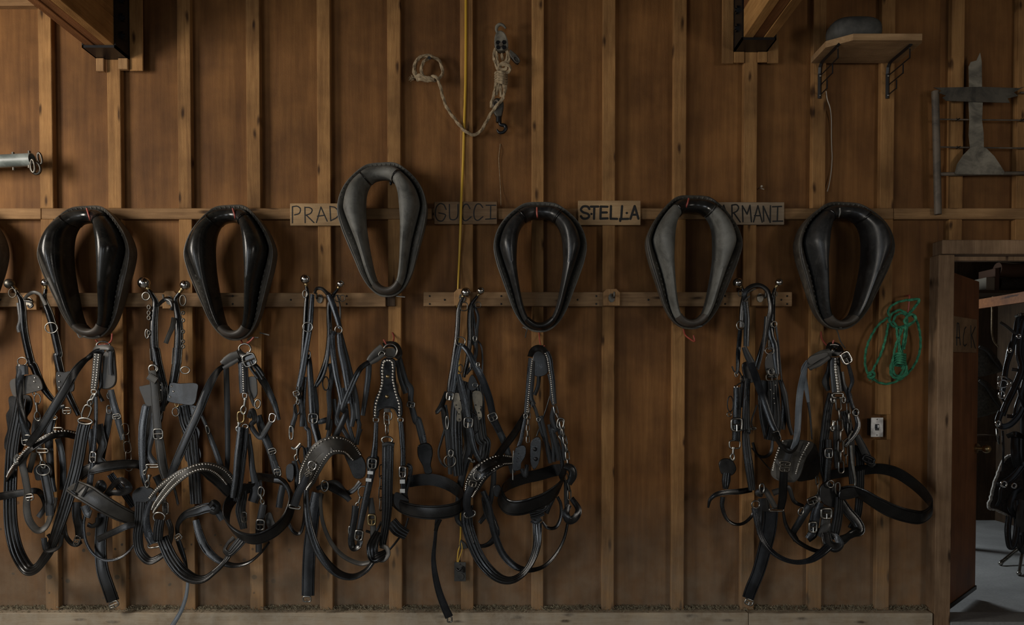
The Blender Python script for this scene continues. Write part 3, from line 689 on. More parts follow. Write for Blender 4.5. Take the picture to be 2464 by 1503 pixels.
def hame(K, s, w_, y, ball=None, neck=None, m='L', knobm='chrome', ysub=5):
    """curved wooden hame sheathed in leather, with a nickel ball on top"""
    q = px(K, s); mg = KR[s.split(':')[0] if ':' in s.split()[0] else K][2]
    ys = interp_list(y, len(q)); pts = spline([P(u, v, yy) for (u, v), yy in zip(q, ys)], ysub); n = len(pts)
    ws = [x/mg*mpp(-0.1) for x in interp_list(w_, n)]; fr = frames(pts, 0)
    pf = [(math.cos(t*math.pi/6)*0.5, math.sin(t*math.pi/6)*0.5) for t in range(12)]
    b = MB(); b.sweep(pts, lambda i: [pts[i]+fr[i][1]*(a*ws[i])+fr[i][2]*(h*max(0.026, ws[i]*0.75)) for a, h in pf]); o = b.build('hame', m, H, True)
    b = MB(); b.sweep(pts[3:], lambda i: [pts[i+3]+fr[i+3][1]*(a*ws[i+3]*0.34)+fr[i+3][2]*(max(0.026, ws[i+3]*0.75)*0.47+h*0.006) for a, h in PROF['round']]); b.build('hame_facing', 'LS', o, True)
    b = MB(); b.sweep(pts[3:], lambda i: [pts[i+3]+fr[i+3][1]*((a*0.10-0.47)*ws[i+3])+fr[i+3][2]*(max(0.026, ws[i+3]*0.75)*0.12+h*0.006) for a, h in PROF['round']]); b.build('hame_edge_strip', 'dsteel', o, True)
    if ball:
        bxx, byy, br = ball; a, b_, mgk = KR[K]; c = P(a+bxx/mgk, b_+byy/mgk, ys[0]); r = br/mgk*mpp(ys[0])
        bb = MB(); bb.sphere(c, r, 24, 16); kb = bb.build('ball', knobm, o, True)
        d = (pts[0]-c).normalized(); bb = MB(); bb.tube([c+d*r*0.85, c+d*r*1.1, c+d*r*1.2, c+d*r*1.9], [r*0.34, r*0.40, r*0.34, r*0.30], 12); bb.build('ball_ferrule', 'brass', o, True)
    return o
def snap(K, x0, y0, x1, y1, y, m='steel', p=None, sc_=1.0):
    """bolt snap: swivel eye, barrel and curved hook"""
    a, b_, mg = KR[K]; A = P(a+x0/mg, b_+y0/mg, y); B = P(a+x1/mg, b_+y1/mg, y); d = (B-A); L = d.length; d.normalize(); s_ = d.cross(Vector((0, -1, 0))).normalized()
    b = MB(); r = 0.006*sc_
    b.tube([A, A+d*L*0.12, A+d*L*0.14, A+d*L*0.5], [r*1.5, r*1.6, r*1.1, r*1.1], 10)
    b.tube(spline([A+d*L*0.45, A+d*L*0.55+s_*L*0.10, A+d*L*0.75+s_*L*0.17, A+d*L*0.95+s_*L*0.06, A+d*L*0.97-s_*L*0.08, A+d*L*0.80-s_*L*0.14], 5), r*0.8, 8)
    b.tube([A+d*L*0.45, A+d*L*0.62-s_*L*0.12, A+d*L*0.78-s_*L*0.14], r*0.6, 6)
    return b.build('snap_hook', m, p or H, True)
def harness(label, u, v, y=-0.06, group='driving harness sets hung on the wall', name='horse_harness', cat='harness'):
    global H
    H = empty(name, P(u, v, y)); tag(H, label, cat, group); return H
G1, G2 = 'pairs of hames with straps hung on the rails', 'harness straps hung on hooks below the collars'

# 1 -- leftmost hames
harness('hames with one dull knob and a broad ridged trace, farthest left', 75, 1290, group=G1, name='hames_harness')
hame('A1', 'A1:105,800 150,865 172,910 183,980 188,1080 200,1180 222,1290 255,1420 A2:290,215 330,310 375,405 440,490 480,520', [24, 30, 52, 58, 60, 60, 60, 62, 60, 55, 44, 30], -0.14, (76, 776, 40), knobm='dsteel')
hame('A1', 'A1:368,820 360,880 368,940 395,1010 425,1110 450,1220 475,1340 A2:495,130 525,270 560,390 610,500 680,640', [24, 30, 54, 60, 62, 62, 64, 66, 60, 50, 40], -0.12, (366, 768, 34))
st('A1', '195,905 225,868 270,845 320,860 345,900 372,950', [22, 26, 24, 28], [-.17, -.14, -.15, -.17], m='LW', name='hame_strap')
st('A1', '200,915 245,925 265,950 245,968 222,950', 14, -.15, m='LD', name='strap_end')
ringp('A1', 413, 1130, 50, 42, -.18, 5); ringp('A1', 180, 1400, 38, 32, -.18, 5); ringp('A1', 100, 850, 30, 36, -.16, 3.5, 'dsteel')
st('A1', '150,930 160,1000 165,1070 150,1130 160,1165', 30, -.15, m='LD')
plate('A2', '92,345 160,315 300,288 352,330 372,400 350,425 240,455 135,482 100,430', -.175, m='LW', name='hame_plate'); rivets('A2', '295,350 335,400 300,318', -.182)
plate('A2', '488,272 560,268 612,262 640,330 636,430 560,432 500,425', -.15, m='LD', name='hame_plate'); rivets('A2', '510,300 512,350 512,400', -.157)
st('A2', '190,205 182,260 165,350 172,500 190,650 222,800 238,880', [78, 60, 50, 52, 62, 74], [-.19, -.2, -.2, -.2, -.19], [0, 10, 40, 20, 0])
buckle('A2', 228, 853, 40, 42, -.2, 5); st('A2', '190,215 195,290', 92, -.195, m='LD', name='keeper')
ringp('A2', 322, 500, 28, 45, -.16, 5); snap('A2', 312, 530, 330, 690, -.17); ringp('A2', 296, 450, 14, 20, -.16, 5)
plate('A2', '85,490 130,470 250,465 285,520 270,600 235,660 270,720 240,800 180,960 60,940 50,850 75,760 62,640 90,580', -.06, 0.012, 'LD', 'scalloped_pad')
st('A2', '185,490 160,640 130,800 108,950 98,1100 A3:98,180 92,420 105,640 150,830 215,960 270,1012 335,990 400,910 460,810 520,650 590,430 660,190 700,20 A2:710,800 735,700', [90, 100, 104, 104, 104, 100, 100], [-.1, -.1, -.1, -.11, -.14, -.2, -.22, -.2, -.2], [0, 0, 0, 0, 10, 25, 30, 25, 0, 0, 0], 'LD', 'trace', 'ridge', 0.010)
st('A3', '395,720 415,830 480,835 540,790 560,690', 44, -.24, [0, 40, 40, 20], 'LD', 'keeper_loop')
st('A3', '430,690 480,745 555,700', 30, -.19, 30, 'LD', 'keeper_loop')
st('A2', '60,1195 105,1115 215,975 330,880 450,815 560,797 650,812', [50, 62, 62, 66, 70], [-.1, -.18, -.22, -.22, -.2, -.16, -.1], [35, 30, 20, 10, 0], 'L', 'studded_strap', riv=(-0.32,), rs=6)
st('A2', '160,975 130,1010 135,1050 165,1040', 24, -.24, m='steel', name='d_ring')
st('A2', '225,950 195,1050 215,1160 240,1300 A3:248,330 240,450 265,570 340,655 420,615 470,480 490,360', [60, 56, 56, 58, 58, 56], [-.2, -.2, -.19, -.18, -.18, -.15, -.12], [0, 0, 0, 0, 20, 30, 0], 'LW')
buckle('A2', 255, 1345, 32, 26, -.2, 8)
st('A2', '295,960 270,1060 250,1130', 44, -.15, 20, 'LW'); ringp('A2', 365, 945, 50, 16, -.15, 8, sq=4, name='bar_ring')
snap('A2', 345, 965, 380, 1095, -.17, 'steel', None, 1.3); ringp('A2', 372, 1110, 58, 46, -.19, 6)
plate('A2', '300,1100 340,1060 420,1050 455,1100 445,1160 330,1200 305,1150', -.155, 0.01, 'LD', 'leather_tab')
st('A2', '385,1140 410,1260 430,1370 A3:445,430 450,520', [70, 74, 70, 66], -.17, 0, 'LD')
st('A3', '0,350 60,340 190,318 320,300 375,335 408,420 385,480 345,535', [70, 70, 56, 50, 44, 46], [-.12, -.13, -.12, -.06, -.05, -.06], [0, 0, 0, 30, 20, 0], 'LD', 'belly_strap')
st('A2', '320,660 300,760 310,860 340,930', 50, -.12, 0, 'LD'); st('A2', '440,660 420,800 430,980 450,1200 470,1300', [90, 70, 50, 40], -.09, 0, 'LD'); st('A2', '500,840 530,950 545,1100 540,1280', 52, -.08, 0, 'LD')
st('A2', '455,640 500,580 560,560', 34, -.14, m='LD'); buckle('A2', 575, 600, 34, 26, -.14); ringp('A2', 470, 660, 24, 16, -.14, 6); ringp('A2', 500, 760, 40, 14, -.14, 7, sq=4)

# 2 -- studded straps below the leftmost full collar
harness('studded harness straps with pale rivet ladder below the leftmost full collar', 250, 1450, group=G2)
ringp('A2', 890, 40, 52, 36, -.11, 8, tilt=.3)
st('A2', '810,110 835,65 900,55 955,70 930,110 870,110', [40, 48, 50, 40], [-.12, -.14, -.15, -.1], 20, 'LW', 'hanger_loop')
st('A2', '900,95 830,95 760,145 705,190 640,270 570,400 450,600 350,760 280,850 245,900', [70, 46, 40, 60, 70, 72, 72, 66, 56], [-.13, -.15, -.18, -.22, -.25, -.26, -.25, -.24], [0, 30, 40, 10, 0, 0], 'LD', 'back_strap')
st('A2', '842,108 832,200 822,310 808,415', [62, 60, 58, 52], -.17, 0, 'LW', 'rivet_strap', riv=(-0.22, 0.22), rs=6)
st('A2', '870,120 862,250 868,380 850,440 885,520', [26, 24, 20, 30], -.15, 10, 'LD')
plate('A2', '895,130 935,75 985,70 1000,190 1008,330 985,390 925,415 868,400 862,350 888,270', -.13, 0.014, 'LW', 'leather_flap', bev=0.005); st('A2', '955,90 950,200 955,290', 34, -.15, m='LD')
ringp('A2', 810, 436, 22, 16, -.19, 7, sq=4); snap('A2', 830, 455, 760, 560, -.19, 'steel', None, 1.4); ringp('A2', 795, 500, 16, 42, -.18, 7, roll=-.3); ringp('A2', 745, 610, 34, 60, -.2, 8, roll=-.35, sq=3); ringp('A2', 735, 690, 62, 26, -.23, 9, roll=-.1, name='d_ring')
st('A2', '828,480 828,650 820,820 806,960 800,1060 785,1150 770,1250', [26, 28, 30, 36, 46, 50], -.21, 0, 'LS', 'billet'); buckle('A2', 800, 1000, 24, 44, -.22, -4, 'chrome', 7)
ringp('A2', 938, 470, 14, 26, -.12, 8); ringp('A2', 940, 590, 20, 34, -.12, 8, sq=3); st('A2', '955,420 975,520 1010,640 1030,730 1060,850', [50, 56, 58, 50, 40], -.13, 0, 'LD'); buckle('A2', 1005, 650, 34, 20, -.14, 10)
chain('A2', '1075,720 1085,830 1105,960 1112,1120', 105, 62, -.13)
st('A2', '950,590 925,750 895,900 868,1060', [62, 60, 56, 50], -.07, 0, 'LD'); st('A2', '840,720 870,840 885,900 850,1000 880,1060', [90, 80, 60, 90], -.09, 0, 'LD'); st('A2', '770,760 800,900 790,1060', 60, -.1, 0, 'LD')
st('A2', '690,1160 760,1112 880,1085 1060,1062 1180,1062 1235,1090', [90, 100, 86, 76, 60], [-.16, -.2, -.2, -.16, -.12, -.08], [0, 10, 15, 20], 'LD', 'breeching_strap', 'belt', .009)
st('A2', '625,1250 700,1290 A3:800,335 950,430 1090,505 1215,555', [120, 140, 150, 140, 130, 112], [-.2, -.25, -.26, -.25, -.2, -.12], [20, 10, 0, 0, 0], 'LW', 'breeching_strap', 'belt', .012)
for a_ in ('700,215 670,300', '790,260 740,350', '680,330 640,300'): st('A3', a_, 22, -.28, 0, 'LD', 'keeper')
st('A3', '770,490 752,620 775,760 845,870 950,922 1070,905 1160,840 1215,770', 24, [-.12, -.13, -.14, -.14, -.12, -.1], [0, 0, 0, 20, 30], 'LS', 'tie_strap')
st('A3', '930,500 908,680 905,860 925,1020 975,1170 1015,1285', [100, 100, 100, 104, 106, 106], [-.08, -.08, -.09, -.1, -.1, -.09], 0, 'LD', 'girth_strap', 'belt', .010); buckle('A3', 1022, 1318, 42, 24, -.1, 22, 'steel', 7)
st('A3', '1212,600 1130,620 1000,680 880,735', 58, [-.2, -.22, -.22, -.2], 0, 'LD', 'strap_end')
st('A3', '690,400 690,520 712,620 722,730', 78, -.09, 0, 'LD'); st('A3', '575,600 590,700 640,770 690,785 735,755', 38, -.12, 20, 'LD'); buckle('A3', 690, 745, 24, 40, -.13, -20)
st('A3', '880,540 872,590 830,615 790,600', 40, -.12, 20, 'LD'); st('A3', '990,150 1060,250 1130,340 1200,440', 62, -.07, 0, 'LS', 'strap', 'ridge')
st('A3', '940,350 1000,270 1070,205 1130,230 1155,285 1090,315 1000,320 930,370', [40, 50, 56, 60, 60, 50, 40], [-.15, -.19, -.22, -.22, -.2, -.18], [0, 25, 10, -20], 'L', 'looped_strap')
st('A3', '870,300 900,230 925,270 880,310', 60, -.17, 10, 'LD', 'looped_strap'); st('A3', '760,430 790,500 820,510', 70, -.15, 0, 'LD')

# 3 -- second hames
harness('hames with tall nickel balls and spread tips, second from left', 390, 1340, group=G1, name='hames_harness')
hame('B1', 'B1:195,825 230,880 250,935 240,1040 235,1150 238,1280 248,1400 B2:262,60 285,190 315,320 345,440 320,600', [30, 40, 58, 66, 70, 70, 72, 74, 64, 46], -.14, (158, 770, 50))
hame('B1', 'B1:440,850 410,900 415,960 432,1060 436,1180 430,1300 420,1420 B2:458,60 448,190 425,330 395,450 330,560 300,640', [28, 36, 52, 66, 70, 72, 72, 72, 66, 48, 36], -.12, (486, 787, 40))
st('B1', '265,955 300,920 330,905 370,920 385,960 375,990', [24, 28, 22, 24, 30], [-.17, -.15, -.16, -.17], m='LD', name='hame_strap'); ringp('B1', 172, 876, 30, 30, -.16, 6); ringp('B1', 468, 910, 24, 42, -.13, 6, 'dsteel')
st('B1', '398,1050 385,1120 355,1190 330,1255', [40, 38, 34, 34], [-.15, -.17, -.18], 15, 'LW', 'strap_end')
for v_ in (965, 1010, 1050, 1170): ringp('B1', 195, v_, 12, 16, -.16, 6, 'dsteel')
ringp('B1', 180, 1178, 14, 36, -.15, 6); ringp('B1', 230, 1460, 36, 30, -.17, 6); ringp('B1', 487, 1470, 36, 28, -.13, 5)
for v_ in (1010, 1070, 1160, 1240, 1280): ringp('B1', 470, v_, 10, 12, -.13, 6, 'dsteel')
plate('B2', '128,400 160,385 240,368 325,350 332,440 325,520 270,548 240,560 190,555 160,490', -.17, m='LW', name='hame_plate'); rivets('B2', '312,378 312,422 300,510', -.178)
plate('B2', '395,360 480,365 625,365 630,440 600,545 500,545 370,515 385,440', -.15, m='LD', name='hame_plate'); rivets('B2', '403,390 420,435 390,482', -.157)
st('B2', '238,255 250,360 262,500 275,640 285,760 300,860 312,950 330,1080 360,1180', [62, 60, 66, 68, 70, 72, 74, 76], -.2, [0, 0, 0, 0, 0, 10, 20, 30], 'LW', 'hame_tug'); buckle('B2', 288, 800, 40, 42, -.215, 3, 'steel', 7); st('B2', '205,300 275,345', 60, -.21, 0, 'LW', 'keeper')
ringp('B2', 240, 238, 32, 32, -.17, 7)
plate('B2', '165,545 235,560 330,580 320,700 250,760 240,880 190,960 215,1050 150,1100 130,980 128,760 140,640', -.07, .012, 'LD', 'scalloped_pad')
st('B2', '185,560 160,700 150,850 152,1000 160,1150 190,1260 215,1340', [60, 66, 60, 50, 40, 34], -.12, 0, 'LS'); st('B2', '265,620 240,800 210,960 260,1060', [60, 50, 40, 60], -.1, 0, 'LD')
st('B2', '500,560 530,700 570,800 585,960 600,1080 610,1250 620,1400', [100, 104, 106, 104, 104, 100], -.06, 0, 'LD', 'trace', 'ridge', .010)
plate('B2', '470,560 560,545 640,570 645,640 610,700 655,780 640,880 665,980 640,1030 545,1040 520,980 545,880 500,780 510,690 480,640', -.045, .01, 'LD', 'scalloped_pad'); rivets('B2', '535,560 590,580 540,612 568,640', -.056)
ringp('B2', 450, 545, 16, 22, -.14, 6, 'brass'); ringp('B2', 440, 610, 30, 36, -.13, 5)
ringp('B2', 240, 1075, 55, 12, -.16, 8, sq=4, name='bar_ring'); snap('B2', 200, 1080, 165, 1150, -.17); snap('B2', 215, 1150, 190, 1260, -.17, 'steel', None, 1.2)
plate('B3', '70,340 110,280 180,258 250,275 285,330 280,390 200,400 205,550 100,550 95,450', -.15, .008, 'LD', 'leather_tab')
st('B3', '150,400 140,560 120,700 135,830 190,910 240,930 310,900 370,850 410,760 420,650 390,560', [92, 88, 80, 74, 66, 56, 50, 46], [-.16, -.16, -.16, -.17, -.17, -.15, -.12, -.1], [0, 0, 0, 20, 30, 40, 30, 0], 'LD', 'trace', 'ridge', .009)
st('B3', '235,390 205,470 195,580 215,690 260,770', [44, 48, 60, 70, 80], -.21, [0, 0, 10, 10], 'LS'); rivets('B3', '200,530 205,600 215,665', -.225, .003, 'blackiron')
plate('B3', '330,380 375,370 385,500 350,510', -.15, .006, 'LW', 'leather_tab', smooth=False); buckle('B3', 367, 455, 24, 54, -.17, 0, 'steel', 6)
ringp('B3', 310, 535, 52, 42, -.2, 9, name='d_ring'); st('B3', '320,555 305,640 300,735', [80, 84, 84], -.21, 0, 'LD', 'tug_end', 'ridge', .012); ringp('B3', 270, 785, 62, 22, -.2, 9, sq=3, roll=.15, name='bar_ring')
st('B2', '270,1160 300,1220 330,1300 360,1200', 60, -.1, 20, 'LD'); st('B3', '420,200 450,290 480,420', 22, -.1, 0, 'LD', 'strap_end')

# 4 -- below the second collar
harness('harness straps with a large square buckle and studded saddle band, below the second collar', 600, 1400, group=G2)
ringp('B2', 1035, 68, 52, 44, -.11, 8); st('B2', '975,80 1000,110 1040,130 1075,110', 50, [-.1, -.14, -.15], 10, 'LD', 'hanger_loop')
st('B2', '985,115 930,140 880,175 845,200', [70, 84, 82, 66], -.17, 10, 'LW', 'back_pad', 'round', .014); st('B2', '980,160 920,195 850,235', [30, 36, 30], -.19, 0, 'LW')
st('B2', '850,215 800,260 750,340 700,450 640,600 560,780 490,940 430,1080 395,1185', [40, 50, 64, 70, 72, 72, 72, 66, 60], [-.18, -.22, -.24, -.25, -.26, -.26, -.25], [40, 20, 0, 0, 0], 'LD', 'back_strap')
st('B2', '875,225 880,400 885,600 888,800 888,1000 880,1110', [46, 50, 48, 44, 40], [-.14, -.1, -.08], 0, 'LD', 'hip_strap')
st('B2', '1008,140 1015,240 1018,340 1022,450', [70, 66, 66, 60], -.16, 0, 'LD', 'rivet_strap', riv=(-0.1,), rs=5.5); st('B2', '1045,200 1055,320 1065,420 1095,500 1120,560', [30, 26, 26, 30], -.15, 0, 'LW')
plate('B2', '1020,125 1060,110 1105,105 1130,170 1125,195 1070,220 1045,200', -.2, .008, 'L', 'leather_tab'); buckle('B2', 1074, 163, 54, 50, -.22, 22, 'steel', 8)
for k_, a_ in enumerate(('1075,215 1110,270 1150,320', '1100,205 1150,265 1190,330', '1120,195 1160,240 1200,300')): st('B2', a_, 26, -.15-.01*k_, 10, 'LD', 'strap_end')
st('B2', '1130,260 1190,340 1240,430 1290,540 1330,680', [60, 70, 60, 50, 30], -.05, 0, 'LD'); plate('B2', '1060,320 1130,310 1145,400 1140,470 1100,500 1065,410', -.14, .008, 'LW', 'leather_flap')
ringp('B2', 1035, 470, 18, 20, -.18, 7, sq=4); snap('B2', 1040, 490, 1020, 630, -.18, 'steel', None, 1.2); ringp('B2', 1000, 655, 28, 46, -.18, 8, 'brass', sq=3); snap('B2', 990, 700, 970, 775, -.19, 'steel', None, 1.4); ringp('B2', 1040, 735, 24, 18, -.18, 8)
st('B2', '1000,740 985,880 970,1000 955,1180 930,1350', [50, 52, 50, 46, 44], -.2, 0, 'L'); st('B2', '1045,750 1030,900 1010,1060 985,1250 960,1380', [50, 56, 60, 60, 56], -.18, 0, 'LD', 'strap', 'ridge'); st('B2', '1065,800 1085,950 1100,1100 1125,1220', [40, 44, 50, 60], -.14, 0, 'LD')
st('B2', '1070,660 1100,600 1120,680 1090,730 1165,830 1215,770 1270,680', [40, 50, 44, 40, 44, 46, 44], [-.14, -.15, -.16, -.16, -.17], [0, 20, 0, 20], 'LD', 'looped_strap'); ringp('B2', 1272, 660, 26, 36, -.18, 8, 'chrome', roll=-.2, sq=3); ringp('B2', 1145, 542, 24, 38, -.17, 7, roll=-.2)
st('B2', '1150,640 1190,780 1240,900 1275,1010 1300,1120 1320,1180', [60, 70, 66, 60, 56, 50], -.1, 0, 'LD', 'hip_strap'); buckle('B2', 1270, 950, 32, 24, -.12, 18); buckle('B2', 1318, 1118, 26, 34, -.12, 12)
st('B2', '660,630 700,720 740,830 790,960 840,1110', [24, 30, 40, 46, 50], -.12, 0, 'LD', 'hip_strap'); ringp('B2', 715, 765, 14, 36, -.13, 6, roll=.2)
st('B3', '255,480 300,400 390,280 480,190 580,120 680,88 770,90 860,130 930,200 970,270', [58, 74, 84, 84, 80, 76, 84, 110, 110, 90], [-.12, -.2, -.27, -.31, -.31, -.28, -.24, -.18, -.12, -.06], [10, 15, 15, 15, 15, 15, 10, 0], 'LW', 'saddle_band', riv=(-.28, .30), rs=6)
st('B3', '225,370 290,290 370,220 470,150 560,105 660,72', [36, 44, 44, 40, 30], [-.2, -.25, -.28, -.28, -.25], 15, 'LW', 'saddle_edge', riv=(0,), rs=7)
st('B3', '690,100 780,150 860,210 940,310 985,340', [70, 120, 130, 100, 80], [-.2, -.14, -.1, -.06], 0, 'LD', 'saddle_lining')
st('B3', '1180,175 1280,185 1380,205 1450,250 1492,330 1490,440 1440,560 1340,660 1200,725 1080,715 980,650 920,560 925,450 980,360 1080,290 1170,265', [100, 110, 120, 124, 124, 124, 128, 132, 136, 138, 138, 136, 130, 116, 90], [-.08, -.1, -.12, -.14, -.16, -.2, -.24, -.28, -.3, -.3, -.28, -.24, -.18, -.13, -.1], 0, 'L', 'breeching_strap', 'belt', .008, up=(-.15, -.62, .78))
st('B3', '340,720 370,800 430,920 520,1030 620,1090 720,1090 820,1020 900,940 950,860', [100, 104, 108, 100, 80, 60, 50, 50], [-.19, -.21, -.23, -.24, -.24, -.22, -.2], [0, 0, 0, 15, 30, 40, 40, 20], 'LD', 'trace', 'ridge', .010)
st('B3', '1050,740 1000,800 940,860 900,830 930,770 985,720', [84, 80, 60, 40, 36, 40], [-.24, -.25, -.25, -.22, -.2], [0, 0, 20, 40, 20], 'LD', 'keeper_loop', 'ridge')
st('B3', '640,560 670,680 720,800 800,890 900,950 1000,970 1120,940 1220,860 1300,760', [60, 70, 74, 60, 50, 36, 30, 28], [-.08, -.09, -.1, -.1, -.1, -.1, -.12], [0, 0, 0, 20, 40, 40], 'L', 'tie_strap')
st('B3', '475,690 480,600 540,520 650,480 760,450 830,480 880,560', [36, 44, 70, 92, 90, 70, 60], [-.1, -.11, -.12, -.12, -.12], [20, 10, 0, 0], 'LD', 'belly_strap'); buckle('B3', 482, 715, 30, 24, -.14, 35, 'steel', 7); st('B3', '480,740 510,830 540,920 560,1020', [44, 46, 34, 22], -.13, 0, 'LD', 'strap_end')
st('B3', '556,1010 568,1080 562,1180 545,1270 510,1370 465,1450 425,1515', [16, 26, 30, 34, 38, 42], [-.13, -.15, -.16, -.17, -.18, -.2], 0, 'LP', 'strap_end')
st('B3', '760,440 800,400 840,440 810,490 770,480', 46, -.15, 20, 'LD', 'looped_strap')
st('B3', '1040,240 1060,330 1040,480 1070,640', [90, 80, 90, 60], -.12, 0, 'LD', 'strap', 'ridge'); buckle('B3', 1072, 535, 22, 46, -.16, 0, 'steel', 6); st('B3', '1170,210 1180,300 1150,400', [120, 110, 90], -.1, 0, 'LD')
ringp('B3', 1225, 310, 28, 46, -.15, 7); snap('B3', 1215, 330, 1245, 420, -.16); st('B3', '1245,420 1230,500 1210,600 1205,700 1205,850', [60, 66, 62, 60, 56], -.15, 0, 'LD'); buckle('B3', 1218, 603, 36, 44, -.17, -3, 'steel', 9)
plate('B3', '1260,530 1310,490 1340,560 1370,640 1330,690 1290,640', -.12, .006, 'LW', 'leather_flap'); st('B3', '1420,250 1400,350 1385,450', 60, -.07, 0, 'LD')
# 5 -- third hames
harness('hames with one tall and one short nickel ball, tangled with dark bridles, third from left', 745, 1450, group=G1, name='hames_harness')
hame('C2', 'C2:290,185 300,240 292,320 285,430 278,560 268,700 258,840 250,960 235,1080 215,1200', [26, 36, 44, 46, 46, 46, 46, 50, 50, 44], -.15, (284, 118, 46))
hame('C2', 'C2:575,205 535,260 500,340 495,460 500,600 490,740 465,860 420,980 370,1090', [26, 34, 44, 48, 50, 50, 46, 40, 30], -.13, (600, 160, 36))
st('C2', '365,250 385,205 430,205 470,240 500,270', [24, 30, 32, 40], [-.16, -.14, -.15, -.17], 20, 'LD', 'hame_strap'); ringp('C2', 278, 252, 20, 34, -.18, 5); ringp('C2', 572, 290, 26, 30, -.14, 4, 'dsteel'); ringp('C2', 615, 290, 24, 28, -.13, 4, 'dsteel')
st('C2', '345,255 335,400 325,540 305,660 280,800 255,950 225,1090', [36, 44, 46, 46, 48, 56, 50], -.19, 0, 'LS', 'line'); ringp('C2', 303, 550, 44, 42, -.21, 6)
st('C2', '490,260 530,350 560,440 595,560', [40, 56, 50, 40], -.17, 0, 'LS', 'line'); st('C2', '520,270 560,400 590,500 600,570', 24, -.16, 0, 'LD'); st('C2', '570,260 595,360 598,480', 14, -.13, 0, 'LD')
ringp('C2', 582, 575, 32, 34, -.18, 6)
st('C2', '545,590 525,640 530,780 555,960 590,1120 620,1290', [40, 46, 50, 50, 46, 40], -.19, [20, 0, 0], 'LS', 'line'); st('C2', '585,600 600,760 630,900 660,1080 680,1240', [44, 50, 54, 50, 40], -.17, 0, 'LS', 'line')
st('C2', '600,600 650,800 700,1020 740,1200 760,1380', [30, 40, 50, 46, 40], -.13, 0, 'LD', 'line'); st('C2', '640,820 680,1080 720,1300 700,1450', [60, 70, 60, 40], -.09, 0, 'LD', 'line')
st('C2', '500,640 480,860 440,1000 380,1090', 26, -.16, 0, 'L'); 
st('C2', '310,800 320,900 330,1060 340,1200 350,1350 365,1450 C3:320,200 345,290 380,330 430,280 480,180 540,40 C2:620,1280 700,1080 760,955 800,905 858,868', [40, 52, 60, 66, 62, 60, 54, 50, 50, 46, 44], [-.17, -.18, -.19, -.2, -.22, -.26, -.28, -.27, -.25], 0, 'L', 'back_strap'); buckle('C2', 350, 1375, 40, 42, -.21, -4, 'steel', 6)
ringp('C2', 312, 800, 14, 34, -.18, 6); buckle('C2', 200, 1150, 26, 22, -.18, 20); snap('C2', 205, 1180, 215, 1250, -.18); ringp('C2', 205, 1290, 26, 50, -.17, 7, 'blackiron')
st('C2', '185,1250 190,1350 170,1420 155,1500', [24, 40, 44, 40], -.16, 0, 'LD'); ringp('C3', 128, 190, 14, 50, -.17, 7, 'steel', sq=3)
st('C2', '215,1090 230,1180 250,1300 250,1450', 40, -.13, 0, 'LD'); st('C2', '280,1000 270,1150 265,1300 285,1450 C3:260,180 265,300 250,450', [36, 34, 36, 40, 34], -.12, 0, 'L')
st('C2', '360,1080 380,1250 390,1400 C3:420,100 400,260', [40, 50, 50, 40], -.08, 0, 'LD'); ringp('C2', 465, 1060, 28, 60, -.15, 6, 'blackiron'); st('C2', '500,880 520,1000 495,1150 500,1300 480,1480', [34, 44, 46, 40, 36], -.11, 0, 'LD', 'strap', 'ridge')
for a_ in ('560,1000 600,1200 560,1400 C3:520,160', '620,1100 650,1300 C3:560,130 600,260', '690,1200 760,1400 C3:640,150 620,280', '540,1200 560,1350 C3:540,200 600,280 650,160'): st('C2', a_, 40, -.07, 0, 'LD', 'line')
st('C3', '130,300 160,310 200,270', 16, -.16, m='steel', name='bit'); snap('C3', 175, 310, 165, 400, -.16); ringp('C3', 205, 360, 26, 70, -.14, 6, 'blackiron'); plate('C3', '95,440 130,420 150,450 145,540 110,560 90,500', -.12, .008, 'LD', 'blinker')
st('C3', '0,400 20,460 35,520', 40, -.12, 0, 'LD'); buckle('C3', 25, 490, 24, 26, -.13, 10); st('C3', '0,540 60,550 110,620 130,720 120,800 80,880 0,950', [40, 40, 34, 44, 50, 50], -.12, [0, 0, 20, 0], 'L', 'breeching_strap')
st('C3', '95,750 100,840 140,930 190,950 220,880 235,740', [20, 26, 26, 24], -.1, [0, 20, 30], 'L'); st('C3', '150,400 170,500 175,640', 40, -.1, 0, 'LD'); st('C3', '235,300 245,500 240,660', 36, -.13, 0, 'LD')
st('C3', '330,640 300,780 285,900 268,1050 260,1200 255,1415', [90, 92, 92, 94, 96, 96], [-.1, -.1, -.1, -.1, -.11], 0, 'LS', 'girth_strap', 'belt', .010); ringp('C3', 246, 1442, 30, 20, -.12, 6, 'steel', sq=4, extra='prong', name='buckle')

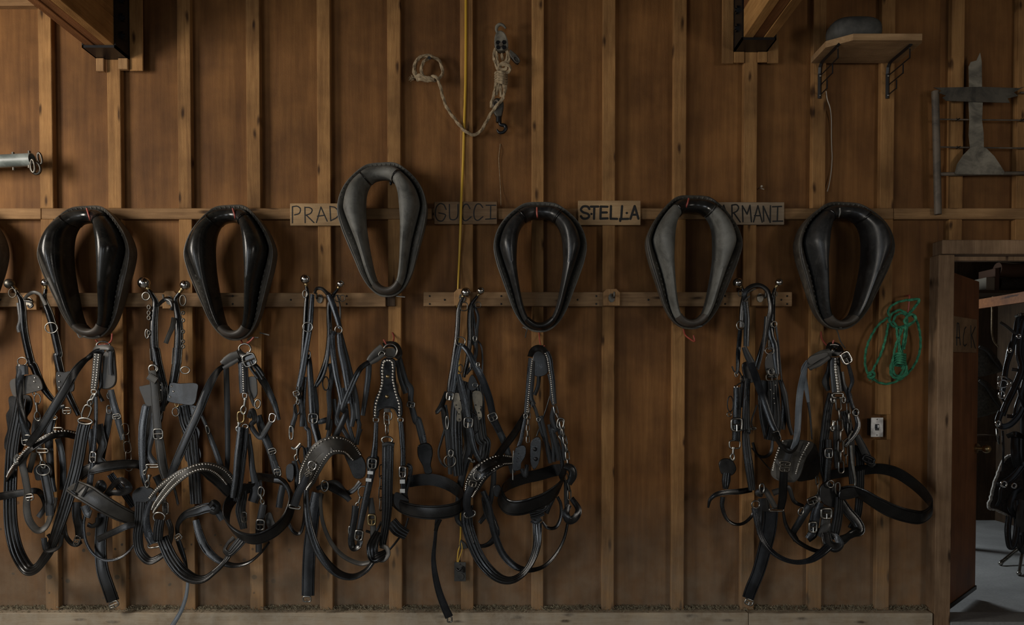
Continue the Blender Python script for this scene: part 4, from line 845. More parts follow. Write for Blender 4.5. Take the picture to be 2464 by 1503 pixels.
# 6 -- wide studded shield below the highest collar
harness('harness with a bell-shaped riveted leather shield and hanging chain, below the dusty grey collar', 930, 1390, group=G2)
ringp('C2', 1050, 765, 62, 62, -.13, 8, 'steel'); st('C2', '985,720 1040,705 1100,720 1130,790 1110,840', [50, 56, 60, 50], [-.08, -.07, -.08, -.1], 20, 'LD', 'hanger_loop'); plate('C2', '1000,750 1090,745 1095,810 1005,815', -.09, .006, 'LW', 'leather_tab')
st('C2', '985,735 930,780 880,830 855,860', [80, 80, 70, 54], -.15, 10, 'LW', 'back_pad', 'round', .014); st('C2', '990,800 920,850 860,885', [30, 40, 26], -.17, 0, 'LW'); buckle('C2', 972, 795, 22, 26, -.17, -35)
st('C2', '855,890 850,1000 830,1150 800,1350', [54, 54, 50, 40], -.07, 0, 'LD', 'hip_strap'); st('C2', '1115,760 1150,900 1190,1040 1235,1110 1235,1230 1280,1400 C3:1080,90 1110,200 1130,290', [40, 46, 50, 54, 50, 60, 66, 70, 60], -.08, 0, 'LD', 'hip_strap'); st('C2', '1120,850 1140,1000 1190,1150', 50, -.06, 0, 'LD'); buckle('C2', 1235, 1250, 34, 24, -.11, -10)
sh = plate('C2', '990,840 1030,828 1085,840 1100,880 1098,980 1108,1080 1130,1160 1158,1230 1160,1350 1118,1362 1105,1310 1060,1280 1000,1280 955,1310 945,1360 900,1362 902,1250 920,1180 950,1120 965,1040 958,940 968,870', -.17, .012, 'L', 'leather_shield', bev=.004)
def rowpts(K, s, step): 
    q = px(K, s); p = spline([Vector((u, v, 0)) for u, v in q], 12); out = []; acc = 0; last = None
    for a_ in p:
        if last is None or (a_-last).length >= step: out.append(a_); last = a_
    return out
b = MB()
for s_ in ('990,870 978,930 980,1010 970,1090 945,1170 920,1250 912,1350', '1068,870 1075,930 1072,1010 1085,1090 1105,1170 1130,1250 1132,1350', '1000,858 1030,852 1062,858'):
    for a_ in rowpts('C2', s_, 6.3): b.dome(P(a_.x, a_.y, -.182), .0075, seg=8)
tag(b.build('rivet_row', 'rivet', sh, True), kind='stuff')
b = MB()
for c in pw('C2', '1026,998 1020,1180', -.182): b.dome(c, .011, seg=10)
tag(b.build('rivets', 'brass', sh, True), kind='stuff')
st('C2', '935,1310 960,1290 1020,1275 1085,1290 1115,1340', 14, -.186, 0, 'LD', 'shield_welt', 'round', p=sh)
st('C2', '1022,1285 1022,1320', 60, -.19, 0, 'LW', 'keeper'); ringp('C2', 1028, 1350, 34, 40, -.18, 7, sq=3)
for x_ in (920, 1142): ringp('C2', x_, 1390, 24, 18, -.18, 7, sq=4, name='buckle')
chain('C3', '845,60 848,130 850,200', 90, 46, -.19, 'steel', 9); ringp('C3', 850, 245, 40, 26, -.2, 8, 'steel')
st('C3', '858,265 856,400 852,600 850,760 838,900 815,1040', [86, 84, 80, 74, 60, 50], [-.21, -.22, -.22, -.21, -.2], 0, 'L', 'trace', 'ridge', .012); st('C3', '815,285 860,272 905,280', 30, -.225, 0, 'LD', 'keeper')
st('C3', '768,115 762,250 752,360 730,500 705,620 680,740 650,880 640,960', [32, 36, 50, 54, 50, 50, 44, 50], -.18, 0, 'L', 'side_strap'); buckle('C3', 738, 422, 30, 36, -.2, -5, 'steel', 8)
for x_, y_ in ((724, 490), (711, 545)): plate('C3', f'{x_-20},{y_-14} {x_+22},{y_-10} {x_+20},{y_+14} {x_-22},{y_+10}', -.19, .004, 'rivet', 'keeper_plate', smooth=False, bev=0)
st('C3', '952,110 962,230 970,350 968,450 970,560 975,680 985,760', [36, 38, 36, 40, 40, 36, 34], -.19, 0, 'L', 'side_strap'); buckle('C3', 966, 485, 23, 40, -.21, 0, 'chrome', 8)
for y_ in (557, 627): plate('C3', f'947,{y_-15} 985,{y_-15} 985,{y_+15} 947,{y_+15}', -.2, .004, 'rivet', 'keeper_plate', smooth=False, bev=0)
st('C3', '1000,430 1025,450 1020,520 990,640 1000,700', [30, 34, 30, 30], -.16, 0, 'L'); plate('C3', '700,380 760,360 790,380 780,450 740,490 700,470', -.15, .006, 'LD', 'leather_tab')
plate('C3', '1080,300 1100,275 1150,265 1185,290 1195,350 1180,430 1190,490 1140,498 1120,440 1085,370', -.1, .012, 'L', 'blinker', bev=.005)
st('C3', '890,690 960,745 1060,778 1200,790 1330,775 1400,740 1424,690 1395,640 1310,580 1200,545 1100,545 1010,560', [92, 98, 102, 104, 102, 98, 96, 96, 94, 92, 90, 86], [-.16, -.22, -.27, -.3, -.3, -.27, -.21, -.15, -.11, -.09, -.08, -.07], 0, 'L', 'breeching_strap', 'belt', .008, up=(.04, -.12, 1))
plate('C3', '905,650 940,640 1010,690 1005,740 960,775 905,730', -.215, .008, 'L', 'leather_tab')
chain('C3', '808,440 805,560 802,760', 110, 40, -.15, 'dsteel', 9)
sd = st('C3', '225,600 250,520 290,430 350,340 420,290 500,285 560,310 620,370', [90, 150, 160, 160, 140, 130, 110, 90], [-.16, -.24, -.29, -.32, -.32, -.28, -.2, -.12], [10, 10, 10, 10, 15, 20, 0], 'LW', 'saddle_band', 'round', .014, riv=(-.36, .36), rs=6.5, rr=.0055)
plate('C3', '520,320 580,310 640,340 690,420 680,520 610,530 570,450', -.1, .012, 'LD', 'saddle_lining')
st('C3', '235,560 290,460 360,370 440,315', [50, 60, 56, 40], [-.28, -.31, -.335, -.335], 10, 'LW', 'saddle_strap'); ringp('C3', 285, 438, 30, 34, -.34, 6, 'chrome')
for x_, y_ in ((270, 470), (258, 500)): buckle('C3', x_, y_, 26, 14, -.335, 25, 'dsteel', 6)
st('C3', '250,500 220,570 180,650 150,740', [44, 52, 56, 60], [-.33, -.32, -.3], 0, 'LS', 'billet'); ringp('C3', 155, 748, 42, 12, -.3, 7, sq=4, roll=-.15, name='bar_ring')
st('C3', '240,620 245,760 265,900 320,1060 410,1190 500,1260 600,1275 690,1230 745,1165', [40, 50, 56, 60, 62, 54, 48, 44], [-.22, -.23, -.24, -.25, -.25, -.24, -.22], [0, 0, 0, 10, 25, 40, 40], 'L', 'trace', 'round', .009)
st('C3', '350,640 352,760 370,880 430,1020 520,1120 640,1175 730,1165', [24, 26, 30, 34, 36, 36], [-.12, -.12, -.13, -.15, -.18], [0, 0, 0, 20, 30], 'LW', 'tie_strap')
st('C3', '320,610 390,590 460,620 530,660 570,700', [30, 50, 56, 50, 40], -.14, [0, 20, 0], 'LD'); ringp('C3', 380, 590, 26, 40, -.16, 7); st('C3', '400,570 470,570 540,640 600,620 650,560', 40, -.1, [0, 20], 'LD')
ringp('C3', 668, 635, 36, 44, -.17, 6); snap('C3', 650, 670, 620, 760, -.17); st('C3', '615,740 605,830 590,920 580,1000 595,1060 640,1040 650,960', [54, 50, 50, 50, 46, 44], -.17, [0, 0, 0, 20, 30, 0], 'L'); buckle('C3', 638, 962, 28, 36, -.19, -8, 'steel', 9); ringp('C3', 570, 925, 10, 30, -.17, 7)
st('C3', '725,680 735,780 745,900 742,1000', [40, 50, 44, 40], -.16, 0, 'LW'); buckle('C3', 735, 845, 28, 38, -.18, 0, 'brass', 9)
st('C3', '785,940 740,1040 750,1130 800,1120 850,1090', [60, 84, 80, 70, 50], [-.2, -.24, -.25, -.25, -.22], [0, 10, 20, 30], 'L', 'keeper_loop', 'ridge', .012); st('C3', '770,1140 820,1150 860,1110 850,1060 800,1040', 34, [-.25, -.26, -.25, -.2], [20, 30, 0], 'LW', 'keeper_loop')
st('C3', '880,860 930,920 1000,960', [90, 96, 80], -.08, 0, 'LD', 'strap', 'ridge'); st('C3', '860,1080 920,1010 980,920 1010,830', 16, -.07, 0, 'LD'); st('C3', '690,930 760,940 810,860', 20, -.1, 10, 'LD')
st('C3', '1235,835 1220,900 D3:78,900 68,1020 80,1140 108,1260 148,1370 182,1445', [40, 26, 30, 40, 50, 58, 62], [-.2, -.18, -.16, -.15, -.14, -.13, -.12], [0, 40, 20, 0, 0], 'LS', 'strap_end'); st('C3', '1250,840 1226,890 1215,930', 30, -.21, 30, 'L', 'strap_end'); ringp('D3', 185, 1462, 16, 20, -.12, 6, 'steel', sq=4, name='buckle')

# 7 -- fourth hames
harness('hames with two close nickel balls and spotted metal plates, beside the yellow cable', 1130, 1300, group=G1, name='hames_harness')
hame('D2', 'D2:350,205 330,260 312,330 305,450 295,580 275,720 255,860 235,980 222,1100', [26, 36, 42, 44, 44, 42, 42, 44, 40], -.16, (380, 162, 44))
hame('D2', 'D2:485,195 450,240 420,300 412,420 415,560 405,700 385,820 360,930', [26, 34, 42, 44, 46, 44, 40, 30], -.13, (513, 148, 36))
ringp('D2', 362, 290, 32, 38, -.17, 5, 'dsteel', sq=3); ringp('D2', 490, 275, 26, 26, -.13, 4, 'dsteel'); ringp('D2', 330, 605, 44, 40, -.2, 6)
st('D2', '330,620 300,740 280,880 265,1000 240,1130', [44, 48, 50, 54, 56], -.19, 0, 'LS', 'line'); buckle('D2', 235, 1100, 30, 34, -.21, -8, 'steel', 7); st('D2', '345,640 400,700 450,800 500,890 540,980 590,1120 630,1290 690,1420', [40, 50, 60, 64, 66, 66, 60, 50], [-.19, -.2, -.2, -.19, -.17, -.14], 0, 'LS', 'line'); buckle('D2', 622, 1288, 38, 34, -.17, 22, 'steel', 7); ringp('D2', 490, 815, 14, 20, -.21, 6)
for a_ in ('430,290 450,400 470,520 465,600', '450,270 490,380 480,500 475,600', '440,300 435,460 450,640'): st('D2', a_, 26, -.11, 0, 'LD', 'line')
st('D2', '480,590 520,650 530,760 530,880', 16, -.1, 0, 'LD'); ringp('D2', 462, 580, 16, 26, -.14, 6); st('D2', '470,600 470,720 430,830 380,900', [30, 36, 34, 30], -.12, 0, 'LD'); ringp('D2', 435, 825, 18, 36, -.15, 6); ringp('D2', 330, 850, 22, 36, -.17, 5, 'dsteel')
st('D2', '310,900 330,1000 360,1120 385,1260 405,1360 425,1450 D3:345,180 375,270 420,340', [44, 60, 66, 66, 62, 60, 56, 48, 40], -.2, 0, 'L', 'hame_tug'); buckle('D2', 402, 1340, 38, 44, -.215, -5, 'steel', 7)
pl_ = plate('D2', '268,1082 330,1080 345,1150 348,1210 335,1245 340,1290 342,1320 320,1332 295,1315 300,1270 305,1240 275,1190', -.2, .004, 'plate', 'metal_plate'); rivets('D2', '290,1180 318,1212 315,1260 320,1308 330,1140', -.205, .004, 'blackiron', pl_)
pl_ = plate('D2', '440,1065 520,1065 530,1180 510,1220 522,1250 525,1290 500,1315 485,1300 480,1250 455,1190', -.18, .004, 'plate', 'metal_plate'); rivets('D2', '468,1180 515,1195 495,1250 505,1295', -.185, .004, 'blackiron', pl_)
st('D2', '360,960 330,1050 300,1200 290,1400 D3:235,200 240,330 250,430', [90, 110, 110, 110, 104, 90], -.13, 0, 'LD', 'trace', 'ridge', .010); st('D2', '480,1000 500,1150 500,1300 520,1480 D3:440,200 420,330', [90, 100, 110, 110, 100], -.1, 0, 'LD', 'trace', 'ridge', .010); st('D2', '400,1000 390,1150 400,1400 D3:330,200 300,330', [80, 110, 100, 90], -.08, 0, 'LD')
plate('D2', '410,940 440,905 480,960 492,1010 450,1050 400,1030', -.15, .012, 'LD', 'leather_tab'); ringp('D2', 465, 1000, 24, 20, -.17, 5)
st('D2', '205,1060 160,1180 115,1250 170,1200 190,1300 210,1400', [40, 50, 36, 40, 40, 36], -.12, 20, 'LD', 'looped_strap'); st('D2', '180,1180 195,1300 215,1420 D3:175,170 185,300 190,420', [60, 70, 60, 56, 40], -.1, 0, 'LD'); ringp('D2', 210, 1340, 12, 60, -.14, 6); ringp('D3', 188, 325, 42, 42, -.15, 6, 'dsteel'); ringp('D3', 195, 270, 16, 26, -.15, 6)
st('D3', '150,100 125,180 105,260 120,330 160,370', [20, 18, 16, 14], -.1, 10, 'LD'); snap('D3', 320, 300, 365, 330, -.17, 'steel', None, 1.3); st('D3', '480,0 520,70 570,170 610,290 640,410', [56, 50, 50, 46, 40], -.1, 0, 'LD')
st('D2', '420,1240 480,1290 490,1400 440,1450', 16, -.18, 20, 'LD'); st('D3', '300,330 270,460 250,600 240,740 280,790', [60, 50, 40, 30], -.08, 0, 'LD'); st('D3', '440,580 460,680 500,780 520,850 480,910 420,935 370,920', [60, 66, 60, 44, 30, 24], -.09, [0, 0, 0, 20, 30], 'L', 'line')
st('D3', '500,350 500,480 480,600 450,700 400,770', [40, 40, 40, 30], -.08, 0, 'LD'); plate('D3', '500,510 540,495 560,540 540,580 505,570', -.1, .01, 'LD', 'leather_tab')
sd = st('D3', '330,560 355,490 400,420 470,360 550,325 630,322', [80, 120, 124, 116, 90, 60], [-.2, -.27, -.3, -.3, -.26, -.18], [10, 10, 15, 20, 20], 'LD', 'saddle_band', 'round', .014, riv=(-.36, .36), rs=6.5, rr=.0055)
st('D3', '350,500 400,440 470,390 560,350', [30, 40, 40, 30], [-.3, -.325, -.325, -.29], 10, 'L', 'saddle_strap'); ringp('D3', 383, 432, 26, 30, -.33, 6, 'steel'); buckle('D3', 352, 488, 26, 20, -.325, -15, 'dsteel', 7)
st('D3', '340,500 315,570 310,650 340,720', [50, 54, 56, 50], [-.3, -.29, -.26], 0, 'LS', 'billet'); ringp('D3', 330, 705, 40, 22, -.26, 7, sq=3, roll=.3, name='bar_ring')
st('D3', '315,640 310,760 340,880 400,1020 480,1120 560,1175 640,1180 720,1130 780,1040 815,920 815,770', [80, 84, 84, 80, 70, 56, 48, 50, 60, 66], [-.22, -.22, -.23, -.24, -.25, -.25, -.25, -.24, -.22], [0, 0, 0, 0, 15, 30, 40, 30, 10], 'L', 'trace', 'ridge', .010)
st('D3', '425,540 470,660 500,820 560,980 640,1070 720,1105 800,1105 880,1070 960,980 1010,880 1035,770', [40, 44, 50, 52, 40, 30, 26, 22, 22], [-.13, -.13, -.14, -.15, -.15, -.15, -.15], [0, 0, 0, 20, 40, 40], 'L', 'tie_strap')

# 8 -- below the centre collar
harness('studded crupper straps and a tilted oval breeching, below the scuffed centre collar', 1310, 1290, group=G2)
ringp('D2', 1065, 655, 24, 10, -.1, 6); st('D2', '960,745 985,690 1030,665 1080,680 1110,720', [50, 60, 60, 56, 50], [-.15, -.13, -.13, -.13, -.16], 25, 'LD', 'hanger_loop'); plate('D2', '990,720 1050,690 1110,730 1130,800 1110,900 1000,912', -.06, .008, 'LD', 'leather_flap')
st('D2', '965,755 955,850 945,960 935,1080 925,1180 920,1270', [40, 40, 38, 36, 34, 30], -.17, 0, 'L', 'rivet_strap', riv=(-.38,), rs=4.8, rr=.005)
st('D2', '1110,700 1135,760 1150,860 1165,960 1175,1080 1185,1170', [44, 48, 44, 40, 34], -.17, 0, 'L', 'rivet_strap', riv=(.36,), rs=4.8, rr=.005)
st('D2', '1040,920 1030,1010 1000,1090', 36, -.1, 10, 'LD'); st('D2', '985,780 975,950 960,1100 990,1180', [40, 50, 60, 50], -.13, 0, 'LD'); st('D2', '1130,900 1150,1000 1150,1100 1170,1180', [30, 26, 26], -.14, 0, 'LD')
st('D2', '1145,1080 1110,1200 1070,1320 1020,1460', [10, 12, 14], -.1, 0, 'LD'); st('D2', '960,1150 1000,1200 1035,1310 1070,1440 D3:880,190 920,330', [30, 30, 30, 40, 50], -.12, 0, 'LD'); ringp('D2', 1035, 1310, 16, 18, -.14, 6, 'steel')
chain('D2', '965,1150 950,1250 940,1400 940,1480', 70, 36, -.17, 'steel', 8); ringp('D2', 920, 1280, 16, 24, -.18, 6); st('D2', '920,1280 895,1400 D3:700,160 680,220', [30, 36, 36], -.17, 0, 'LS')
st('D3', '740,-20 690,60 640,140 580,220 530,290 500,330 C3:1530,480', [46, 50, 52, 52, 50, 44], [-.12, -.16, -.2, -.25, -.29, -.31], 0, 'L', 'back_strap')
chain('D2', '1185,1190 1205,1270 1240,1340 1250,1480 1265,1500', 90, 44, -.17, 'steel', 9); chain('D3', '985,40 1010,150 1030,260 1035,330', 74, 36, -.18, 'steel', 9); chain('D3', '1020,420 1045,520 1045,600', 80, 34, -.2, 'dsteel', 9)
st('D2', '1175,1200 1160,1300 1190,1400 D3:920,100 950,220 970,320', [40, 50, 50, 44, 40], -.15, 0, 'LD'); ringp('D2', 1235, 1345, 30, 46, -.18, 7, roll=-.2, sq=3)
for a_ in ('910,90 950,170 985,290 1000,380', '900,60 930,200 935,330', '960,60 1000,200 1010,320', '840,0 870,130 890,250 910,340'): st('D3', a_, 30, -.13, 0, 'LD')
pb = plate('D3', '650,260 665,225 710,210 733,230 728,290 700,340 692,385 640,390 640,320', -.2, .008, 'LS', 'blinker', bev=.003); rivets('D3', '680,270 675,305 668,330', -.21, .003, 'blackiron', pb); st('D3', '645,250 640,340 640,460', 8, -.2, 0, 'steel', 'edge_wire')
pb = plate('D3', '765,210 785,165 820,150 842,180 838,280 820,350 790,385 765,330', -.19, .008, 'L', 'blinker', bev=.003); rivets('D3', '805,310 800,240', -.2, .012, 'blackiron', pb); st('D3', '700,380 730,430 740,350', 30, -.14, 0, 'LD')
st('D3', '985,395 1000,440 960,520 880,590 780,635 690,660 610,655 565,610 560,545 620,490 720,450 830,425 930,395 985,385', [90, 106, 112, 114, 112, 110, 108, 104, 100, 96, 94, 92, 88, 80], [-.16, -.2, -.25, -.28, -.3, -.3, -.28, -.24, -.2, -.15, -.12, -.1, -.1, -.12], 0, 'L', 'breeching_strap', 'belt', .008, up=(.28, -.25, .92))
st('D3', '750,680 800,660 860,650 880,610', [60, 80, 70, 40], -.25, 0, 'LD', 'keeper_loop', 'ridge'); st('D3', '765,720 810,710 860,690', 50, -.24, 0, 'LD', 'keeper_loop', 'ridge'); st('D3', '775,745 805,760 840,735', 40, -.23, 0, 'LD', 'keeper_loop')
st('D3', '880,700 900,650 930,590', 34, -.12, 0, 'LD'); st('D3', '850,760 890,805 950,800 985,730 985,640 960,580', [20, 24, 26, 24, 22], -.12, [0, 20, 30, 0], 'L', 'tie_strap')
st('D3', '1010,360 1060,380 1070,430 1040,490', [44, 60, 60, 44], -.2, 10, 'L', 'looped_strap'); st('D3', '1060,590 1110,670 1090,730 1045,750 1020,700 1045,640', [36, 46, 54, 60, 50, 36], [-.18, -.2, -.22, -.22, -.2], [0, 20, 10, -20], 'L', 'looped_strap'); st('D3', '1020,460 1025,600 1030,700', [30, 36, 30], -.17, 0, 'LD')
# 9 -- rightmost hames
harness('hames with two nickel balls under an arched strap, farthest right on the rail', 1810, 1450, group=G1, name='hames_harness')
hame('E2', 'E2:400,130 410,190 400,280 395,400 390,480', [26, 34, 44, 50, 44], -.12, (358, 74, 44)); hame('E2', 'E2:695,125 680,180 672,280 665,420 655,560 650,680', [26, 34, 44, 50, 50, 44], -.11, (730, 72, 36))
st('E2', '430,240 420,180 450,130 510,100 570,105 625,150 648,230 655,330 620,470 600,580 560,720 520,840', [40, 44, 44, 40, 40, 44, 50, 54, 50, 50, 46, 40], [-.18, -.19, -.19, -.19, -.19, -.19, -.18, -.17, -.16], [0, 15, 20, 20, 15, 10, 0], 'L', 'arched_strap'); st('E2', '425,245 440,400 436,520 434,650', 50, -.19, 0, 'L', 'hame_tug'); st('E2', '415,245 440,215 465,195', 12, -.21, 0, 'LW', 'tie_cord'); st('E2', '445,170 480,145 520,130', 10, -.21, 0, 'LW', 'tie_cord')
ringp('E2', 380, 170, 18, 26, -.14, 4, 'dsteel'); ringp('E2', 700, 175, 14, 22, -.13, 4, 'dsteel'); ringp('E2', 382, 460, 34, 42, -.17, 6); ringp('E2', 688, 450, 24, 26, -.15, 6); ringp('E2', 645, 690, 40, 30, -.17, 6)
st('E2', '378,490 370,600 360,720 355,850 345,900', [34, 40, 40, 30, 20], -.15, 10, 'LS', 'line'); ringp('E2', 345, 900, 14, 24, -.15, 5); st('E2', '305,830 330,880 370,880 400,960 350,1000', 12, -.14, 0, 'LD', 'tie_cord'); ringp('E2', 400, 945, 18, 28, -.15, 5, 'dsteel')
st('E2', '640,420 660,560 690,640 700,760 715,900', [50, 54, 60, 56, 40], -.13, 0, 'LS', 'line'); st('E2', '700,460 720,600 735,760 755,960', [22, 16, 14, 12], -.12, 0, 'LD', 'line'); st('E2', '610,380 600,520 580,700 540,860', [24, 20, 18], -.2, 0, 'L', 'line')
st('E2', '415,655 440,720 475,790 490,830', [44, 56, 66, 60], -.2, 0, 'LD'); plate('E2', '395,810 470,785 510,850 530,930 470,980 410,920', -.14, .014, 'LD', 'leather_tab')
st('E2', '470,800 510,900 550,1020 590,1120 630,1240 670,1350 705,1420 720,1490', [60, 66, 64, 62, 60, 54, 40], [-.2, -.22, -.24, -.25, -.26, -.27], 0, 'LS', 'back_strap'); buckle('E2', 716, 1460, 24, 44, -.28, 18, 'steel', 7)
plate('E2', '620,720 700,700 730,800 720,920 640,940 600,840', -.12, .012, 'LD', 'leather_tab'); ringp('E2', 660, 880, 26, 30, -.15, 6); buckle('E2', 665, 930, 50, 30, -.15, 0, 'dsteel', 6)
st('E2', '672,950 680,1050 690,1200 690,1350 660,1500', [90, 92, 100, 120, 120], -.12, 0, 'LD', 'trace', 'ridge', .012); rivets('E2', '655,1042 685,1075 688,1120 692,1165 700,1000', -.135, .004)
st('E2', '610,960 590,1100 610,1300 640,1480', [80, 100, 110, 90], -.08, 0, 'LD'); st('E2', '740,950 780,1080 800,1200 820,1350 850,1450', [40, 50, 40, 36, 30], -.09, 0, 'LD'); st('E2', '760,1000 780,1200 760,1400', [40, 60, 50], -.07, 0, 'LD')
ringp('E2', 340, 1020, 12, 12, -.16, 9, 'chrome', name='knob'); st('E2', '352,1020 355,1100 352,1200 348,1300 345,1420 342,1500 E3:285,170', [70, 72, 72, 70, 72, 72, 70], -.17, 0, 'L', 'hame_tug'); buckle('E2', 348, 1358, 48, 56, -.19, 0, 'steel', 10); rivets('E2', '350,1110 350,1160 350,1215', -.177, .003, 'blackiron')
ringp('E2', 290, 1170, 26, 70, -.15, 5, 'blackiron'); ringp('E2', 280, 1265, 20, 18, -.15, 5)
st('E2', '445,940 435,1100 430,1280 435,1420 E3:355,130 365,260 385,400 405,560', [50, 56, 70, 76, 64, 74, 76, 60], [-.16, -.16, -.16, -.17, -.19, -.2], 0, 'LD', 'trace', 'ridge', .010)
st('E2', '420,920 400,1020 410,1200', 40, -.12, 0, 'LD'); st('E2', '530,1180 480,1330 500,1400', [16, 14, 12], -.1, 0, 'LD')
ringp('E3', 275, 215, 40, 30, -.17, 7, sq=4, name='bar_ring'); snap('E3', 265, 235, 258, 335, -.17, 'steel', None, 1.2); plate('E3', '155,350 190,320 250,330 283,390 270,430 235,450 180,440 160,400', -.15, .012, 'LD', 'leather_tab', bev=.004); st('E3', '215,430 210,490 205,550', [60, 64, 40], -.16, 0, 'L', 'strap', 'ridge')
st('E3', '75,690 90,630 140,590 220,575 310,570 400,555', [14, 26, 36, 40, 44, 40], [-.16, -.17, -.17, -.15, -.12], 0, 'L', 'belly_strap'); st('E3', '185,610 180,680 210,770 270,815 340,810 400,760 430,700', [36, 30, 24, 22, 24, 26], -.13, [0, 0, 20, 30, 20], 'L', 'tie_strap')
ringp('E3', 433, 667, 30, 28, -.22, 6); st('E3', '425,690 445,800 480,920 550,1020 640,1080 740,1105 840,1090 920,1040 985,980', [50, 46, 44, 42, 40, 44, 56, 60], [-.21, -.22, -.23, -.25, -.26, -.26, -.25, -.24], [0, 10, 20, 35, 45, 45, 25, 10], 'LS', 'trace', 'ridge', .008)
st('E3', '545,720 540,800 525,900 490,1040 450,1180 400,1300 375,1370', [110, 106, 104, 98, 92, 90, 86], [-.14, -.13, -.12, -.12, -.12, -.11], [0, 0, 0, 0], 'LS', 'girth_strap', 'belt', .010); buckle('E3', 383, 1402, 30, 20, -.12, -22, 'steel', 7); st('E3', '490,620 500,760 470,900', [80, 90, 60], -.09, 0, 'LD')
st('E3', '480,600 450,580 500,560 540,620 580,690', [30, 44, 46, 44, 40], [-.16, -.18, -.2, -.2], [0, 20, 10], 'LW', 'looped_strap'); ringp('E3', 480, 545, 18, 36, -.2, 7); st('E3', '560,580 620,560 680,540 720,640 790,680', [50, 40, 30, 26], -.1, 0, 'LD')
st('E3', '410,200 440,290 500,310 550,270 560,150', [20, 24, 24, 20], -.08, [0, 30, 30], 'LD', 'line'); st('E3', '400,240 450,300 520,380 560,420', 8, -.1, 0, 'LD', 'tie_cord'); ringp('E3', 415, 95, 20, 8, -.13, 6)
pd = plate('E3', '575,320 610,210 660,180 760,178 850,195 860,230 800,330 770,430 730,490 680,498 590,482 545,430', [-.24, -.3, -.3, -.28, -.24, -.24, -.28, -.3, -.3, -.3, -.28, -.24], .016, 'LW', 'saddle_pad', bev=.006); plate('E3', '860,205 900,270 915,380 890,460 820,485 740,480 800,330', [-.22, -.16, -.13, -.14, -.18, -.25, -.26], .01, 'LD', 'saddle_lining', bev=.003)
b = MB()
for s_ in ('640,190 605,260 580,330 562,415', '835,205 790,280 760,350 735,435'):
    for a_ in rowpts('E3', s_, 4.6): b.dome(P(a_.x, a_.y, -.318), .0058, seg=7)
tag(b.build('rivet_row', 'rivet', pd, True), kind='stuff')
st('E3', '570,130 600,190 640,240 690,265 730,230 750,150', [36, 30, 40, 44, 40, 36], [-.28, -.32, -.335, -.335, -.3], [0, 20, 30, 20], 'LD', 'saddle_strap'); st('E3', '690,250 670,320 645,380', [50, 56, 60], -.335, 0, 'LD', 'saddle_strap'); buckle('E3', 655, 360, 40, 14, -.345, -8, 'dsteel', 7); buckle('E3', 650, 402, 36, 16, -.345, -5, 'dsteel', 7); ringp('E3', 655, 385, 36, 26, -.345, 5, 'dsteel')
st('E3', '645,415 640,520 635,620 620,700', [56, 60, 60, 52], [-.34, -.33, -.3, -.26], 0, 'L', 'billet'); ringp('E3', 590, 708, 54, 10, -.24, 6, sq=4, name='bar_ring'); st('E3', '640,720 660,820 720,920 800,980 880,1015 930,1020', [18, 30, 38, 36, 30], [-.2, -.2, -.2, -.2, -.2], [0, 20, 30, 30], 'L', 'tie_strap')

# 10 -- below the rightmost collar
harness('chain-hung harness with a strap painted with pale sheen and a big black loop, beside the green rope', 2000, 1340, group=G2)
ringp('E5', 420, 160, 40, 20, -.12, 7); st('E5', '380,190 400,150 450,155 475,190', [30, 50, 50, 40], [-.15, -.12, -.12, -.16], 20, 'LD', 'hanger_loop'); plate('E5', '390,185 470,180 470,215 395,220', -.13, .006, 'LD', 'leather_tab')
st('E5', '395,195 340,220 280,260 240,300', [60, 80, 90, 60], -.17, 10, 'LW', 'back_pad', 'round', .016); st('E5', '390,225 320,275 250,310', [30, 36, 20], -.19, 0, 'LW'); plate('E5', '245,240 280,215 370,195 380,215 330,245 260,280', -.195, .004, 'LW', 'leather_tab')
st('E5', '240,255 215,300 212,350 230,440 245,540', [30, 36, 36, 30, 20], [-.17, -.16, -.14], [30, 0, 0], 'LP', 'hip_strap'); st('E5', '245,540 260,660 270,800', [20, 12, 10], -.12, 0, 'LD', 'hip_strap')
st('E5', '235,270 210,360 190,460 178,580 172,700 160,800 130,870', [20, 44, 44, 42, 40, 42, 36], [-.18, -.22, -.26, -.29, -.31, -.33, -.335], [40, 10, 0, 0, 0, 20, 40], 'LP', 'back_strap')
st('E5', '430,230 430,300 440,380 450,470', [66, 70, 76, 80], -.16, 0, 'LD', 'rivet_strap', 'round', .012, riv=(0,), rs=6.5, rr=.010); st('E5', '395,230 385,320 365,400 385,460', [20, 30, 50, 30], -.13, 0, 'LD'); st('E5', '475,330 490,420 530,500 520,550', [30, 34, 40, 30], -.14, 0, 'LD')
plate('E5', '470,205 490,190 520,210 548,250 530,275 500,265', -.19, .006, 'LW', 'leather_tab'); buckle('E5', 508, 233, 30, 40, -.21, 28, 'chrome', 9); st('E5', '520,270 540,340 550,400 530,470 545,540 570,620 590,700 560,770 500,840', [22, 26, 26, 20, 22, 26, 36, 34, 20], [-.17, -.16, -.15, -.15, -.16, -.18], 0, 'LS', 'side_strap'); ringp('E5', 575, 612, 20, 24, -.17, 7)
ringp('E5', 450, 495, 38, 16, -.19, 8, sq=4, name='bar_ring'); ringp('E5', 415, 525, 12, 20, -.18, 8); ringp('E5', 490, 525, 12, 20, -.18, 8)
chain('E5', '452,520 462,640 470,760 470,900 475,1020', 96, 50, -.2, 'steel', 11); chain('E5', '522,550 530,680 530,720', 90, 34, -.17, 'steel', 9); chain('E5', '505,850 508,960', 80, 36, -.17, 'dsteel', 9); snap('E5', 425, 670, 410, 740, -.2, 'steel', None, 1.4); snap('E5', 550, 740, 500, 850, -.18, 'dsteel')
